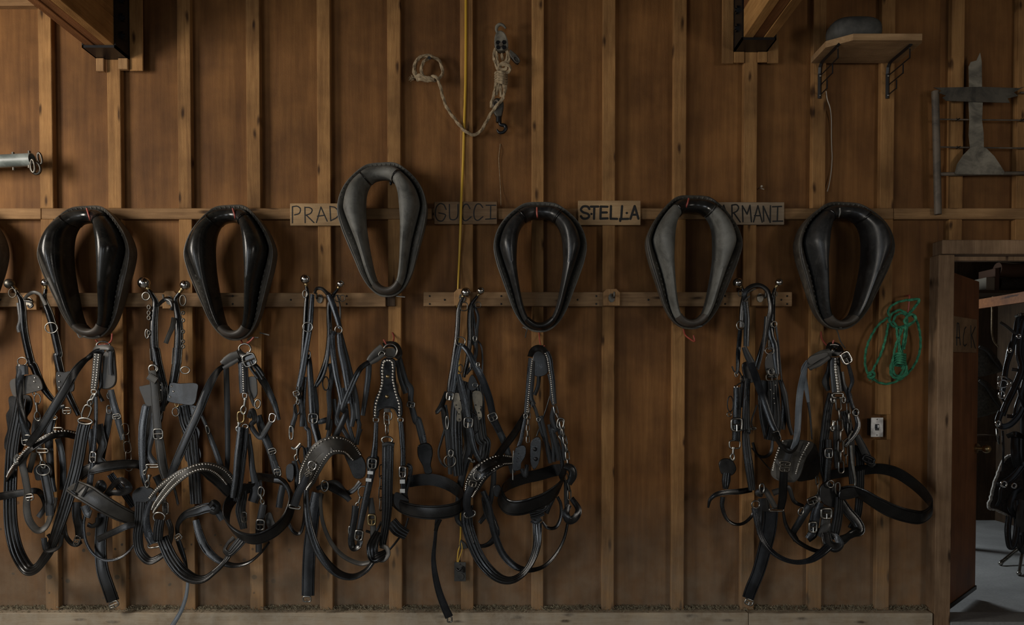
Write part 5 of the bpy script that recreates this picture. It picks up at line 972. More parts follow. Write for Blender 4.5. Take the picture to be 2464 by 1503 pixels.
st('E5', '405,480 380,600 365,720 350,850 345,980 370,1090', [50, 56, 60, 60, 56, 44], -.12, 0, 'LD', 'trace', 'ridge', .010); buckle('E5', 388, 895, 26, 32, -.17, 0, 'steel', 6); st('E5', '385,800 388,900 380,1000 372,1100', [40, 44, 44, 40], -.16, 0, 'L'); st('E5', '440,700 440,850 445,1000', [44, 40, 36], -.13, 0, 'LD'); st('E5', '495,600 520,700 545,820 545,1000 555,1110', [60, 60, 40, 44, 50], -.14, 0, 'LD', 'strap', 'ridge'); st('E5', '540,840 550,960 570,1080 568,1130', [20, 20, 16, 12], -.17, 0, 'steel', 'trace_rod')
st('E5', '580,770 630,870 670,950 700,985', [44, 54, 56, 40], -.14, 0, 'LD', 'hip_strap'); buckle('E5', 665, 940, 40, 22, -.15, -25, 'blackiron', 8); st('E5', '560,850 600,900 605,1050 600,1200 585,1330 540,1420', [40, 60, 56, 54, 50, 44], -.09, 0, 'LD', 'trace', 'ridge', .009)
st('E5', '395,1050 500,1030 620,1015 740,1005 850,1030 950,1090 1040,1170 1095,1250 1090,1300 1030,1340 940,1330 840,1300 740,1250 640,1190 560,1160 470,1170', [76, 78, 80, 84, 88, 92, 96, 98, 100, 102, 106, 108, 108, 104, 100, 94], [-.1, -.1, -.1, -.1, -.11, -.13, -.16, -.19, -.22, -.26, -.28, -.28, -.27, -.24, -.2, -.16], 0, 'L', 'breeching_strap', 'belt', .008, up=(-.28, -.42, .86))
plate('E5', '470,1150 560,1130 620,1150 600,1190 520,1215 460,1210', -.215, .008, 'L', 'leather_tab'); ringp('E5', 450, 1140, 16, 40, -.2, 7, 'dsteel', sq=3); chain('E5', '305,1060 315,1150 325,1190', 70, 30, -.16, 'dsteel', 8)
plate('E5', '330,1120 380,1090 420,1130 470,1200 460,1260 400,1270 340,1240 320,1180', -.16, .014, 'LD', 'leather_tab'); ringp('E5', 400, 1110, 24, 24, -.19, 6)
st('E5', '340,1180 290,1230 240,1280 180,1380 140,1450 160,1500', [50, 56, 50, 44, 40], [-.16, -.17, -.16, -.14], 0, 'L'); ringp('E5', 195, 1300, 18, 28, -.18, 6, roll=-.3); buckle('E5', 275, 1225, 34, 22, -.19, 20); st('E5', '330,1240 305,1320 285,1420 240,1490', [44, 50, 50, 40], -.18, 0, 'LS'); buckle('E5', 278, 1410, 26, 34, -.2, 0, 'steel', 8)
buckle('E5', 372, 1315, 36, 34, -.2, 0, 'steel', 10); st('E5', '375,1270 365,1360 350,1440 330,1480', [60, 64, 60, 50], -.17, 0, 'LW')
st('E5', '460,1200 455,1300 440,1400 E3:1020,930', [50, 60, 64, 50], -.19, 0, 'LD', 'trace', 'ridge', .010); st('E5', '475,1230 520,1300 580,1370 605,1430 560,1450 510,1480 E3:1075,930', [60, 70, 70, 66, 50, 56], [-.13, -.14, -.16, -.18, -.18], [0, 0, 0, 20, 20], 'L', 'looped_strap')
st('E3', '960,880 980,960 1030,990 1065,960 1040,910 1000,890', [66, 76, 76, 60, 40, 40], [-.2, -.23, -.24, -.23, -.2], [0, 10, 20, 30], 'L', 'keeper_loop'); st('E3', '920,890 950,850 990,830 1000,900', [40, 60, 50, 40], -.18, 0, 'LW', 'looped_strap'); st('E3', '1160,880 1110,930 1070,960', [40, 44, 50], -.16, 0, 'L')
st('E3', '880,690 860,780 850,840 870,870', [40, 44, 44], -.16, 0, 'LS'); st('E3', '830,940 880,900 900,840', 30, -.12, 0, 'L', 'tie_strap'); st('E3', '850,640 800,720 720,860 730,900', [40, 44, 30, 20], -.12, 0, 'L')
# ------------------------------------------------------------------ name boards
def board(label, K, x0, x1, y0, y1, m, yb, strokes, lw, name='name_board'):
    a = px(K, f'{x0},{y0} {x1},{y1}'); p0 = P(*a[0], yb); p1 = P(*a[1], yb); o = empty(name, ((p0.x+p1.x)/2, yb, p1.z)); tag(o, label, 'sign', 'name boards on the girt')
    bx('board', p0.x, p1.x, yb, yb+0.016, p1.z, p0.z, m, o, 0.002)
    for lt in strokes:
        b = MB()
        for s_ in lt.split('|'):
            pts = pw(K, s_, yb-0.0006); pts = spline(pts, 5) if len(pts) > 3 else pts
            b.tube([q+Vector((0, random.uniform(-.0003, .0003), 0)) for q in pts], lw/KR[K][2]*mpp(yb)/2, 8, flat=0.12)
            for e in (pts[0], pts[-1]): b.sphere(e, lw/KR[K][2]*mpp(yb)/2, 10, 6, (1, .12, 1))
        b.build('letter', 'ink', o, True)
    return o
board('thin-lettered brown name board partly behind the dusty grey collar', 'S1', 160, 830, 208, 435, 'signw', -0.021, ['185,242 185,408|185,242 235,238 266,265 255,310 207,326', '312,247 315,406|312,250 360,252 386,276 368,312 318,330|328,330 405,405', '430,405 476,246|476,246 540,390|442,340 512,330', '568,238 576,386|568,240 622,252 656,300 640,350 576,386', '680,402 720,248|720,248 785,395|690,340 762,332'], 12)
board('dull thin-lettered name board crossed by the yellow cable', 'S1', 1634, 2277, 190, 418, 'signw2', -0.021, ['1756,270 1732,222 1692,212 1656,250 1648,330 1672,380 1716,388 1744,352 1746,322 1682,306', '1790,220 1793,350 1815,375 1852,370 1876,330 1878,220', '2000,262 1975,220 1942,226 1917,290 1930,368 1962,385 2012,346', '2130,250 2105,218 2066,222 2041,290 2047,360 2082,382 2132,345', '2165,228 2262,228|2212,228 2210,368|2160,370 2264,364'], 12)
board('pale name board in heavy black letters, clear of any collar', 'S2', 137, 799, 186, 444, 'signw', -0.021, ['256,276 235,250 190,250 166,282 190,310 236,326 254,350 234,374 190,376 166,352', '270,251 350,250|308,250 305,380', '376,250 373,378|376,250 447,252|376,313 440,312|373,378 448,375', '484,245 481,378|481,378 550,380', '602,245 592,382|592,382 666,380|581,380 582,402', '690,380 735,245|735,245 775,378|706,336 760,336', '277,328 279,328', '651,318 653,318'], 24)
board('greyed name board partly behind the suede-faced collar, above the rightmost hames', 'S2', 1602, 2319, 203, 440, 'signg', -0.021, ['1622,398 1678,236|1678,236 1737,400|1648,330 1716,328', '1765,235 1768,402|1765,235 1812,230 1836,260 1815,300 1770,320|1785,316 1852,412', '1882,410 1876,242|1876,242 1926,330|1926,330 1956,237|1956,237 1972,410', '1994,412 2040,242|2040,242 2086,414|2004,346 2066,346', '2102,406 2096,246|2096,246 2170,416|2170,416 2173,242', '2195,252 2290,248|2250,250 2245,404|2200,406 2302,404'], 15)
# sign on the open door
def Pd(u, v, off=0.0):
    d = _ray(u, v); n = dn; p0 = Vector((hx, hy, 0))+dn*off; t = (p0-CAM).dot(n)/d.dot(n); return CAM+d*t
def pdl(s, off): return [Pd(u, v, off) for u, v in px('F1', s)]
q = pdl('302,682 502,714 498,985 302,978', 0.001); o = empty('name_board', q[3]); tag(o, 'shade-darkened board lettered TACK fixed to the open door', 'sign')
MB().prism(q, dn, 0.010, 0.001).build('board', 'signw2', o)  # darker wood paints in the shade on the door sign
for lt in ('304,738 322,742', '345,925 350,745|350,745 362,742|362,742 375,925|342,860 372,862', '425,770 412,790 402,850 402,915 415,930 430,915', '462,760 466,945|500,770 470,840|470,840 500,950'):
    b = MB()
    for s_ in lt.split('|'): b.tube(pdl(s_, 0.0112), 0.0055, 6, flat=0.25)
    b.build('letter', 'ink', o, True)

# ------------------------------------------------------------------ ropes, block and tackle, cables
def rope(K, s, r, y, m, name='rope', p=None, lobes=3, tw=None, sub=8, cl=False):
    q = px(K, s); ys = interp_list(y, len(q)); pts = spline([P(u, v, yy) for (u, v), yy in zip(q, ys)], sub, cl); L = sum((pts[i+1]-pts[i]).length for i in range(len(pts)-1))
    n = max(len(pts), int(L/(r*0.55))); 
    acc = [0.0]
    for i in range(1, len(pts)): acc.append(acc[-1]+(pts[i]-pts[i-1]).length)
    res = []; j = 0
    for i in range(n):
        t = L*i/(n-1)
        while j < len(pts)-2 and acc[j+1] < t: j += 1
        res.append(pts[j].lerp(pts[j+1], (t-acc[j])/max(1e-9, acc[j+1]-acc[j])))
    b = MB(); b.tube(res, r, 12 if lobes else 8, False, lobes, tw if tw is not None else 0.9/r); return b.build(name, m, p, True)
WLY = PLY-0.002
o = empty('rope_coil', P(1030, 195, 0)); tag(o, 'small coil of tan rope hung on a nail left of the pulley', 'rope')
H = o
rr = 0.0085
rope('R', '125,570 150,550 145,480 165,430 215,405 245,420 215,440 195,480 195,530 225,565 285,580 330,560 345,510 320,440 270,410 220,402 170,425 140,480 145,540 190,575 260,580 300,560', rr, [.03, .0, -.02, -.02, -.02, -.02, -.05, -.06, -.06, -.05, -.04, -.03, -.01, -.01, -.02, -.03, -.04, -.05, -.06, -.06, -.06], 'rope', 'rope_loop', o)
rope('R', '150,560 180,545 230,560 285,572', rr, [-.05, -.07, -.075, -.07], 'rope', 'rope_wrap', o); rope('R', '160,580 200,560 250,575 290,585', rr, [-.04, -.06, -.065, -.05], 'rope', 'rope_wrap', o)
rope('R', '265,550 300,560 325,610 345,690 375,775 430,855 495,935 555,972 605,962 645,910 690,830 740,760 790,705', rr, [-.07, -.075, -.06, -.04, -.03, -.02, -.03, -.03, -.02, -.02, -.03, -.05, -.06], 'rope', 'rope_line', o)
b = MB()
for i in range(26):
    a0 = P(*px('R', f'{130+random.uniform(-8,8)},{566+random.uniform(-8,8)}')[0], 0.0); b.tube([a0, a0+Vector((random.uniform(-.02, .0), random.uniform(-.015, .01), random.uniform(-.02, .02)))], 0.0011, 4)
tag(b.build('frayed_end', 'rope', o), kind='stuff')
b = MB(); b.cyl(P(1033, 140, WLY), P(1033, 139, -0.08), 0.004, 8); b.cyl(P(1033, 139, -0.08), P(1033, 139, -0.083), 0.009, 10); b.build('nail', 'blackiron', o, True)
o = empty('block_and_tackle', P(1205, 318, 0)); tag(o, 'block and tackle with grey upper pulley, knotted tan rope and dark lower hook', 'pulley'); H = o
b = MB(); b.tube(spline(pw('R', '765,252 745,240 735,215 740,190 762,176 785,185 803,206', -.03), 5), [.008, .008, .009, .010, .009, .008, .005], 10); b.build('upper_hook', 'plate', o, True)
ub = plate('R', '735,262 765,245 796,265 815,310 820,355 800,380 770,388 745,382 724,355 722,300', -.012, .045, 'plate', 'upper_block', bev=.006)
b = MB()
for c in pw('R', '746,308 790,306 748,342 791,344', -.058): b.cyl(c, c+Vector((0, -.0025, 0)), .013, 6)
b.build('block_vent', 'blackiron', ub); b = MB(); c = P(*px('R', '768,325')[0], -.058); b.cyl(c, c+Vector((0, -.01, 0)), .011, 8); b.build('axle_pin', 'rod', ub, True)
ringp('R', 766, 262, 12, 12, -.05, 5, 'rod', name='eye', p=ub)
for s_ in ('728,350 715,400 725,450 748,510', '735,372 740,430 752,480', '805,360 825,400 825,440 800,480', '815,350 810,420 790,470', '775,390 778,430'): rope('R', s_, .0075, [-.03, -.035, -.04], 'rope', 'rope_strand', o)
rope('R', '760,470 785,455 812,470 800,500 765,495 755,475 790,465 828,480 832,510 800,525 750,522', .0085, [-.05, -.07, -.06, -.05, -.05, -.07, -.08, -.07, -.06, -.06], 'rope', 'knot', o)
for i_, v_ in enumerate((530, 548, 566, 584, 600)): rope('R', f'730,{v_} 750,{v_-12} 780,{v_-2} 808,{v_+4} 790,{v_+16} 745,{v_+12} 730,{v_}', .0085, [-.03, -.065, -.075, -.04, -.01, -.0, -.03], 'rope', 'rope_wrap', o)
for s_ in ('735,590 725,640 715,690 700,740 698,780', '755,600 745,640 735,690', '780,600 790,630 790,680 775,720', '800,590 800,640 790,690', '760,610 765,650 770,700'): rope('R', s_, .008, [-.04, -.05, -.04], 'rope', 'rope_strand', o)
lb = plate('R', '705,790 710,745 735,725 765,730 788,760 780,820 770,850 735,850 715,820', -.005, .035, 'platedark', 'lower_block', bev=.006); ringp('R', 732, 750, 20, 24, -.042, 9, 'rod', name='sheave', p=lb)
b = MB(); c = P(*px('R', '752,865')[0], -.025); b.tube(pw('R', '752,845 752,885', -.025), .016, 8); b.tube(spline(pw('R', '758,880 765,900 795,908 803,930 785,955 755,958 738,935', -.025), 6), [.009, .010, .011, .011, .009, .008, .004], 10); b.build('lower_hook', 'blackiron', o, True)
plate('R', '830,375 850,385 890,420 900,450 885,470 850,440 832,410', -.01, .03, 'platedark', 'side_block', bev=.004); ringp('R', 880, 430, 16, 26, -.045, 5, 'rod', roll=.7, name='eye')
def line(label, K, s, r, y, m, name, cat, sub=6):
    b = MB(); b.tube(spline(pw(K, s, y), sub), r, 8); o = b.build(name, m, None, True); return tag(o, label, cat)
line('bright yellow electric cable running down the wall past the second name board', 'X', '1121,-20 1121,100 1120,205 1117,300 1114,400 1110,480 1108,545 1105,620 1102,690 1101,745 1104,800 1105,860 1106,1000 1108,1150 1108,1290 1102,1330 1100,1362', [.0075, .0075, .0075, .0075, .0075, .007, .007, .006, .005, .0045, .0045, .0045, .0045, .0045, .0045, .0042, .004], [-.012, -.012, -.012, -.012, -.014, -.03, -.034, -.02, -.045, -.047, -.02, -.012, -.012, -.012, -.012, -.02, -.035], 'yellow', 'electric_cable', 'cable')
line('short yellow cable loop beside the dark wall outlet', 'X', '1109,1300 1112,1320 1106,1340 1101,1358', 0.003, [-.014, -.02, -.03, -.036], 'yellow', 'cable_loop', 'cable')
line('thin pale wire dangling below the wall shelf', 'G', '236,588 243,640 262,700 270,780 270,880 272,960 274,1020 268,1110 255,1190 243,1236', 0.0028, [-.008, -.004, .01, .025, .03, .03, .03, .028, .02, .01], 'white', 'wire', 'wire')
line('thin brown twine hanging below the pulley hook', 'R', '763,1040 757,1090 752,1150 758,1260 765,1380 767,1485', 0.0018, [WLY, .03, .032, .033, .03, .01], 'rope', 'twine', 'twine')
b = MB(); b.tube(pw('X', '1828,452 1838,455', [WLY, -.02]), .0028, 6); b.sphere(P(1833, 448, -.01), .007, 8, 6); tag(b.build('bent_nail', 'card', None, True), 'small pale nail stub above the fourth name board', 'nail')
# green rope
o = empty('green_rope', P(2150, 925, -.02)); tag(o, 'coiled green rope hung on a red hook beside the doorway', 'rope'); H = o; gr = .0062
rope('E4', '865,950 790,1010 730,1110 698,1210 695,1310 715,1370 740,1400', gr, [-.03, -.02, -.014, -.012, -.012, -.014, -.02], 'green', 'rope_loop', o)
rope('E4', '740,1405 800,1440 870,1448 950,1420 1015,1370 1075,1290 1108,1190 1108,1080 1085,980 1050,930', gr, [-.02, -.014, -.012, -.012, -.012, -.012, -.014, -.02, -.03, -.05], 'green', 'rope_loop', o)
rope('E4', '870,990 850,1100 815,1220 770,1310 740,1370', gr, [-.03, -.015, -.012, -.014, -.02], 'green', 'rope_loop', o)
rope('E4', '885,960 868,910 885,870 940,835 1010,818', gr, [-.04, -.04, -.04, -.05, -.06], 'green', 'rope_loop', o); rope('E4', '1010,818 1060,815 1098,812 1085,850 1040,905 1020,940', gr*1.15, [-.06, -.07, -.075, -.07, -.07, -.06], 'green', 'rope_loop', o)
rope('E4', '1020,930 960,895 905,915 875,960 900,1010 960,1030 1020,1010 1070,970 1068,935 1030,930 990,970 1010,1000 1060,985', gr, [-.06, -.05, -.04, -.04, -.05, -.06, -.07, -.08, -.08, -.08, -.09, -.09, -.08], 'green', 'rope_coil', o)
rope('E4', '900,990 930,930 985,920 1010,960 995,1010 940,1020 905,980', gr, -.055, 'green', 'rope_coil', o)
for s_ in ('930,1020 940,1110 960,1200 945,1260 900,1300 892,1370 925,1405 980,1385 1005,1330 990,1270', '960,1030 950,1120 950,1210 975,1280 985,1330 955,1385 915,1375 905,1320 930,1270', '1000,1010 985,1120 970,1210 985,1290 970,1340', '975,1035 925,1160 905,1260 885,1330 895,1390 940,1410 1000,1380 1010,1340', '1010,1000 1000,1110 985,1190'): rope('E4', s_, gr, [-.07, -.06, -.05, -.05, -.05], 'green', 'rope_strand', o)
for v_ in (1225, 1243, 1261, 1279, 1297): rope('E4', f'918,{v_+8} 940,{v_-6} 975,{v_} 998,{v_+6} 970,{v_+16} 930,{v_+14} 918,{v_+8}', gr, [-.05, -.08, -.085, -.06, -.03, -.03, -.05], 'green', 'rope_wrap', o)
rope('E4', '715,1370 750,1360 765,1385 735,1405 715,1390 745,1375', gr*1.1, [-.02, -.035, -.03, -.03, -.02, -.035], 'green', 'knot', o)
b = MB()
for i in range(24):
    a0 = P(*px('E4', f'{745+random.uniform(-15,15)},{1395+random.uniform(-12,12)}')[0], -.025); b.tube([a0, a0+Vector((random.uniform(-.03, .03), random.uniform(-.01, .01), random.uniform(-.03, .01)))], .0009, 4)
tag(b.build('frayed_end', 'green', o), kind='stuff')

# ------------------------------------------------------------------ shelf with its brackets and the block on it
zb = Z(153, 2050); ysf = -0.285; xl, xr = X(1952, 150, -.01), X(2160, 150, -.01); th = 0.036
o = empty('wall_shelf', ((xl+xr)/2, 0, zb)); tag(o, 'pale pine shelf with clipped corner on two black brackets', 'shelf'); H = o
poly = [(xl, -.006), (xl, -.20), (xl+.11, ysf), (xr-.015, ysf), (xr, ysf+.03), (xr, -.006)]
MB().prism([(x, y, zb) for x, y in poly], (0, 0, 1), th, 0.003).build('shelf_board', 'shelf', o)
for ub_, nm in ((1975, 0), (2139, 1)):
    xx = X(ub_, 190, -.02); zt = zb-.001; zlo = Z(238, ub_)
    b = MB(); b.tube([(xx, -.006, zlo), (xx, -.006, zt-.06), (xx, -.012, zt-.025), (xx, -.03, zt-.008), (xx, -.06, zt-.004), (xx, -.245, zt-.004)], .011, 4); bk = b.build('bracket', 'blackiron', o)
    for f in (.35, .62, .9):
        b = MB(); zz_ = zt-(zt-zlo)*f; yy = -.245*(1-f)-.02
        b.tube([(xx+.004, -.010, zz_), (xx+.004, yy-.05, zz_+.004)], .0035, 6); b.tube([(xx+.004, yy-.05, zz_), (xx+.004, yy-.05, zz_+(zt-zlo)*.25)], .0035, 6); b.build('bracket_wire', 'blackiron', bk, True)
    b = MB(); b.dome((xx, -.016, zlo+.015), .006); b.dome((xx, -.016, zt-.075), .006); b.dome((xx, -.23, zt-.015), .006, (0, 0, -1)); b.build('screw', 'steel', bk, True)
b = MB(); c = P(2054, 66, -.16); c.z = zb+th+.062
b.sphere(c, 1.0, 28, 18, (.138, .10, .066))
for i, v in enumerate(b.v):
    d = v-c; e = Vector((math.copysign(abs(d.x/.138)**.62, d.x)*.138, math.copysign(abs(d.y/.1)**.7, d.y)*.1, math.copysign(abs(d.z/.066)**.72, d.z)*.066)); v.xyz = c+e*(1+.05*noise.noise(v*9))
    v.z = max(v.z, zb+th+.0005)
s_ = b.build('stone_block', 'stone', None, True); tag(s_, 'dark rounded stone-like block lying on the wall shelf', 'stone'); MB().sphere((c.x+.015, c.y-.085, c.z+.022), .014, 10, 8, (1.2, .8, .8)).build('nub', 'stone', s_, True)

# ------------------------------------------------------------------ steel cross on a fence frame
o = empty('metal_cross', P(2345, 420, -.03)); tag(o, 'weathered sheet-steel cross on a rod fence frame at upper right', 'wall art'); H = o
plate('G', '1065,1118 1080,1060 1120,1000 1165,955 1215,938 1270,960 1320,1010 1360,1070 1385,1110 1378,1128 1225,1128 1072,1126', -.045, .004, 'plate', 'mound', smooth=False, bev=0)
plate('G', '1155,430 1168,402 1205,392 1228,342 1238,400 1240,560 1245,660 1240,780 1250,860 1252,965 1165,965 1155,870 1160,780 1155,660 1158,560', -.038, .004, 'plate', 'upright', smooth=False, bev=0)
plate('G', '928,567 1000,566 1240,562 1480,570 1520,558 1445,598 1475,620 1405,637 1420,665 1240,660 1010,652 985,632 1008,618 962,600 978,586', -.050, .004, 'platedark', 'crossbar', smooth=False, bev=0)
b = MB(); b.tube(pw('G', '940,590 948,900 958,1384', -.03), .020, 10); b.build('frame_post', 'rod', o, True); b = MB(); b.tube(pw('G', '1690,590 1694,900 1700,1384', -.03), .020, 10); b.build('frame_post', 'rod', o, True)
for s_, r_ in (('962,770 1300,774 1700,778', .0045), ('962,949 1300,954 1700,958', .0045), ('970,1124 1300,1120 1700,1116', .011), ('1490,598 1690,596', .006)):
    b = MB(); b.tube(pw('G', s_, -.032), r_, 8); b.build('fence_rod', 'rod', o, True)
for x_, y_ in ((1085, 772), (1088, 952), (1500, 776)):
    b = MB(); b.tube(pw('G', f'{x_-12},{y_+9} {x_+14},{y_-8}', [-.036, -.04]), .0035, 6); b.tube(pw('G', f'{x_-6},{y_-9} {x_+6},{y_+9}', [-.038, -.03]), .003, 6); b.build('barb', 'steel', o, True)

# ------------------------------------------------------------------ switch, outlet, steel tube
def edevice(label, u0, u1, v0, v1, yf, plm, boxm, kind):
    p0, p1 = P(u0, v0, yf), P(u1, v1, yf); cx, cz = (p0.x+p1.x)/2, (p0.z+p1.z)/2; o = empty('wall_switch', (cx, yf, p1.z)); tag(o, label, 'switch')
    bx('box', p0.x+.006, p1.x-.006, yf+.004, min(PLY-.001, yf+.08), p1.z+.008, p0.z-.008, boxm, o, .002); bx('cover_plate', p0.x, p1.x, yf, yf+.004, p1.z, p0.z, plm, o, .001)
    if kind == 0:
        b = MB(); b.box(cx-.006, cx+.006, yf-.02, yf+.002, cz-.004, cz+.016, .002); b.build('toggle', plm, o); b = MB(); b.box(cx-.011, cx+.011, yf-.003, yf+.001, cz-.018, cz+.018, .001); b.build('toggle_collar', 'blackiron', o)
    else:
        for dz in (.022, -.026):
            b = MB(); b.cyl((cx+.004, yf+.001, cz+dz), (cx+.004, yf-.006, cz+dz), .018, 14); b.build('socket', plm, o)
        b = MB(); b.tube(spline([(cx-.02, yf-.008, cz+.02), (cx-.005, yf-.02, cz+.012), (cx+.018, yf-.016, cz+.03), (cx+.022, yf-.012, cz+.0)], 5), .006, 8); b.build('lever', 'blackiron', o, True)
    for dz in (.4, -.4):
        b = MB(); b.dome((cx, yf, cz+dz*(p0.z-p1.z)), .004); b.build('screw', 'dsteel', o, True)
    return o
edevice('grey steel light switch beside the notched stud near the doorway', 2096, 2125, 1004, 1051, -.02, 'swplate', 'blackiron', 0)
edevice('dark wall outlet low on the wall at the end of the yellow cable', 1093, 1121, 1352, 1398, -.04, 'stone', 'blackiron', 1)
b = MB(); b.prism(pw('D3', '262,885 300,915 318,948 280,955 245,950 255,920', -.006), (0, -1, 0), .012, .003); tag(b.build('cable_clamp', 'stone'), 'small dull clamp gripping the yellow cable above the outlet', 'clamp')
o = empty('steel_tube', P(0, 390, -.06)); tag(o, 'grey steel tube with an open end and shackle at the left edge', 'pipe'); H = o
A_, B_ = P(-90, 392, -.09), P(78, 384, -.09); ax = (B_-A_).normalized(); b = MB(); rO = .036
pr = [(0, rO*.55), (0, rO), (1, rO), (1, rO*.86), (.9, rO*.84)]
n_ = 20; s1 = ax.orthogonal().normalized(); s2 = ax.cross(s1); L_ = (B_-A_).length
for t_, r_ in pr:
    for k in range(n_): b.v.append(A_+ax*(L_*t_)+s1*(r_*math.cos(2*math.pi*k/n_))+s2*(r_*math.sin(2*math.pi*k/n_)))
for i in range(4):
    for k in range(n_): b.f.append((i*n_+k, i*n_+(k+1) % n_, (i+1)*n_+(k+1) % n_, (i+1)*n_+k))
b.f.append(tuple(4*n_+k for k in range(n_))); b.f.append(tuple(reversed(range(n_)))); b.build('tube', 'galv', o, True)
for s_ in ('95,1112', '212,1102', '100,1222', '212,1205'): 
    c = P(*px('A0', s_)[0], -.10); b = MB(); b.cyl(c+Vector((0, 0, -.008)), c+Vector((0, 0, .008)), .008, 8); b.build('bolt', 'dsteel', o, True)
ringp('A0', 258, 1215, 30, 42, -.10, 10, 'dsteel', .3, .15, 'shackle'); ringp('A0', 238, 1200, 14, 46, -.11, 9, 'dsteel', 0, .1, 'shackle'); ringp('A0', 288, 1145, 14, 40, -.09, 8, 'dsteel', 0, .2, 'end_clip')
b = MB(); b.cyl(P(30, 388, -.05), P(30, 388, WLY), .012, 10); b.build('mounting_pin', 'blackiron', o, True)

# ------------------------------------------------------------------ inside the tack room
A_, B_ = P(2335, 735, 2.4), P(2500, 709, 1.2); d_ = (B_-A_).normalized(); sd_ = Vector((-d_.y, d_.x, 0)).normalized()
b = MB(); up = Vector((0, 0, 1)); b.add([A_+sd_*a+up*z for a in (-.019, .019) for z in (-.04, .04)]+[B_+sd_*a+up*z for a in (-.019, .019) for z in (-.04, .04)], [(0, 1, 3, 2), (4, 6, 7, 5), (0, 4, 5, 1), (2, 3, 7, 6), (0, 2, 6, 4), (1, 5, 7, 3)])
tag(b.build('saddle_rail', 'railtack'), 'bright pine rail crossing the tack room above the saddles', 'rail')
KY = 2.0
line('worn cord tied round the pine rail in the tack room', 'F1', '640,520 665,530 660,565 640,570 640,650 638,740 640,830 655,890 690,935', .007, [KY-.03, KY-.05, KY-.03, KY-.05, KY-.04, KY-.03], 'rope', 'cord', 'cord')
zsh = P(2400, 702, 2.9).z; tag(bx('tack_shelf', 4.0, 4.99, 2.75, 3.29, zsh-.03, zsh, 'darkwood'), 'dark shelf high on the back wall of the tack room', 'shelf')
def cart(name, label, K, x0, x1, y0, y1, y, m, dep, cat='box'):
    a = px(K, f'{x0},{y0} {x1},{y1}'); p0, p1 = P(*a[0], y), P(*a[1], y); b = MB(); zz0 = zsh if cat == 'box' else p1.z; b.box(p0.x, p1.x, y, y+dep, zz0, max(p0.z, zz0+.05), .004); zm = (zz0+max(p0.z, zz0+.05))/2
    b.box(p0.x+.01, p1.x-.01, y-.002, y, zm-.004, zm+.004); return tag(b.build(name, m), label, cat)
cart('cardboard_box', 'pale cardboard box on the tack room shelf', 'F1', 590, 662, 365, 480, 2.8, 'card', .25); cart('cardboard_box', 'brown box beside the pale box on the tack room shelf', 'F1', 664, 700, 290, 480, 2.85, 'card2', .25)
o = empty('rolled_blanket', P(2440, 700, 2.9)); tag(o, 'dark rolled blankets piled on the tack room shelf', 'blanket'); H = o
for i_, (x_, z_, r_) in enumerate(((4.62, .07, .07), (4.62, .21, .07), (4.62, .34, .055))):
    b = MB(); b.tube(spline([(x_+.02*math.sin(t*2), 2.78+.0*t, zsh+z_+.006*math.sin(t*5)) if 0 else (4.72+.085*t, 2.9, zsh+z_+.006*math.sin(t*5+i_)) for t in range(4)], 5), r_, 14); b.build('blanket_roll', ('cloth', 'card2', 'cloth')[i_], o, True)
def saddle(label, s, s2, y):
    global H
    H = empty('saddle', P(2370, 960, y)); tag(H, label, 'saddle', 'saddles stored in the tack room')
    plate('F1', s, [y, y, y-.02, y-.06, y-.04, y], .05, 'canvas', 'flap', bev=.012); st('F1', s2, 26, y-.09, 0, 'LW', 'flap_edge', 'round', .012)
sr = empty('saddle_rack', (3.75, 2.15, 0)); tag(sr, 'dark wooden rack post carrying the saddles behind the open door', 'rack')
bx('rack_post', 3.70, 3.79, 2.10, 2.19, 0, 1.9, 'darkwood', sr)
for zz_ in (.93, 1.32): bx('rack_arm', 3.72, 4.1, 1.90, 2.098, zz_, zz_+.05, 'darkwood', sr)
saddle('upper dull olive saddle flap behind the open door', '440,925 540,930 620,980 700,1105 660,1150 440,1170', '530,935 600,980 650,1045 705,1112', 1.9)
saddle('lower dull olive saddle flap behind the open door', '440,1210 540,1205 610,1260 695,1425 650,1475 440,1500', '530,1212 590,1270 640,1350 700,1432', 1.9)
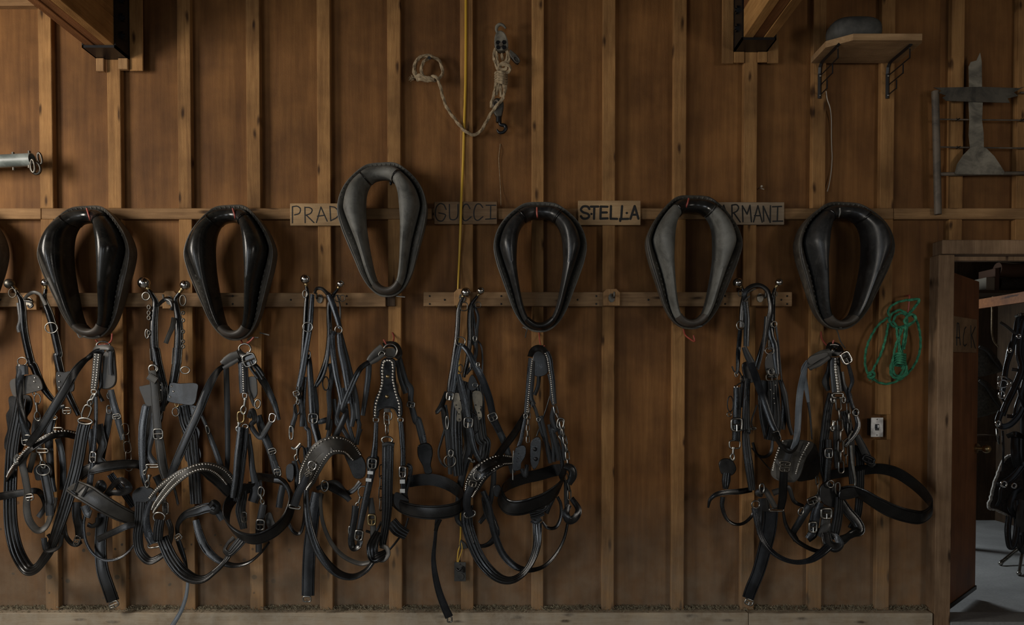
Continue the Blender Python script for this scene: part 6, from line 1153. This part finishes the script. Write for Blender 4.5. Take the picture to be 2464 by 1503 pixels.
# harness on a metal stand
o = empty('harness_stand', P(2440, 1345, 1.55)); tag(o, 'metal stand with splayed feet in the tack room', 'stand'); H = o
b = MB(); b.tube([P(2462, 760, 1.6), P(2462, 1322, 1.6)], .022, 10); b.build('stand_pole', 'blackiron', o, True)
fz = .02
for tip in ((2408, 1336, 1.45), (2452, 1382, 1.15), (2530, 1345, 1.5)):
    a_ = P(*tip); a_.z = fz; c_ = P(2462, 1310, 1.6); c_.z = .13; b = MB(); b.tube([c_, c_.lerp(a_, .9), a_], [.018, .016, .02], 8, flat=.6); b.sphere(a_+Vector((0, 0, -.003)), .017, 10, 8); b.build('foot', 'steel', o, True)
harness('tangled black harness on a stand inside the tack room', 2440, 1310, 1.5, 'driving harness sets hung on the wall')
Q = 1.42
for s_, w_, mm in (('F1:890,670 850,720 830,830 800,960 760,1080 740,1200 720,1330', 40, 'LD'), ('F1:900,720 870,850 860,1000 880,1120 820,1280 760,1400 720,1500', 50, 'LS'), ('F1:705,735 760,770 830,830 860,860', 22, 'LW'), ('F1:830,690 870,672 905,668', 22, 'steel'),
                   ('F1:870,820 800,900 770,1000 750,1120', 30, 'L'), ('F1:905,900 880,1000 900,1100 860,1200', 60, 'LD'), ('F1:800,1120 900,1130 950,1100', 26, 'LW'), ('F1:690,1210 700,1180 750,1190 800,1230 720,1300', 14, 'steel'),
                   ('F1:905,1200 880,1300 840,1420 820,1500 F2:640,60', 30, 'LS'), ('F1:850,1270 870,1360 910,1460', 16, 'LD'), ('F1:730,1240 720,1340 730,1380', 14, 'L')):
    st('F1', s_, w_*Q, [1.45, 1.42, 1.45], 0, mm)
for s_, w_, mm in (('F2:600,30 580,90 600,130 660,120 720,60 750,0', 40, 'LS'), ('F2:700,200 700,320 720,420', 60, 'LD'), ('F2:610,160 615,300 610,440', 14, 'LD'), ('F2:570,150 575,200 585,250', 14, 'steel'), ('F2:760,380 690,470 620,520 570,520', 40, 'LS'), ('F2:650,520 600,560 590,640 570,680', 20, 'LD'),
                   ('F2:740,560 690,600 660,680 700,750 760,780', 34, 'L'), ('F2:655,750 645,860 660,960 690,940 710,820 700,640', 40, 'LS'), ('F2:750,640 730,760 740,860', 50, 'LW'), ('F2:720,880 730,960 760,1000', 44, 'LD'), ('F2:640,200 700,180 760,210', 30, 'L')):
    st('F2', s_, w_*Q, [1.43, 1.4, 1.43], 0, mm)
for K_, x_, y_, a_, b_ in (('F1', 720, 1330, 24, 30), ('F1', 860, 850, 16, 16), ('F1', 785, 965, 14, 16), ('F1', 730, 1240, 40, 30), ('F2', 620, 530, 20, 20), ('F2', 690, 540, 16, 16), ('F2', 580, 110, 16, 18)): ringp(K_, x_, y_, a_, b_, 1.38, 6, 'chrome')
pd = plate('F2', '680,330 640,340 600,400 560,500 530,620 512,690 560,705 640,740 700,760 740,600 720,400', 1.5, .03, 'cloth', 'saddle_blanket', bev=.006)
b = MB(); pts = spline(pw('F2', '690,328 640,342 600,400 560,500 530,620 512,690 570,706 640,738', 1.48), 6); b.tube([q_+Vector((random.uniform(-.004, .004), 0, random.uniform(-.004, .004))) for q_ in pts], .012, 7); b.build('fleece_trim', 'fleece', pd, True)
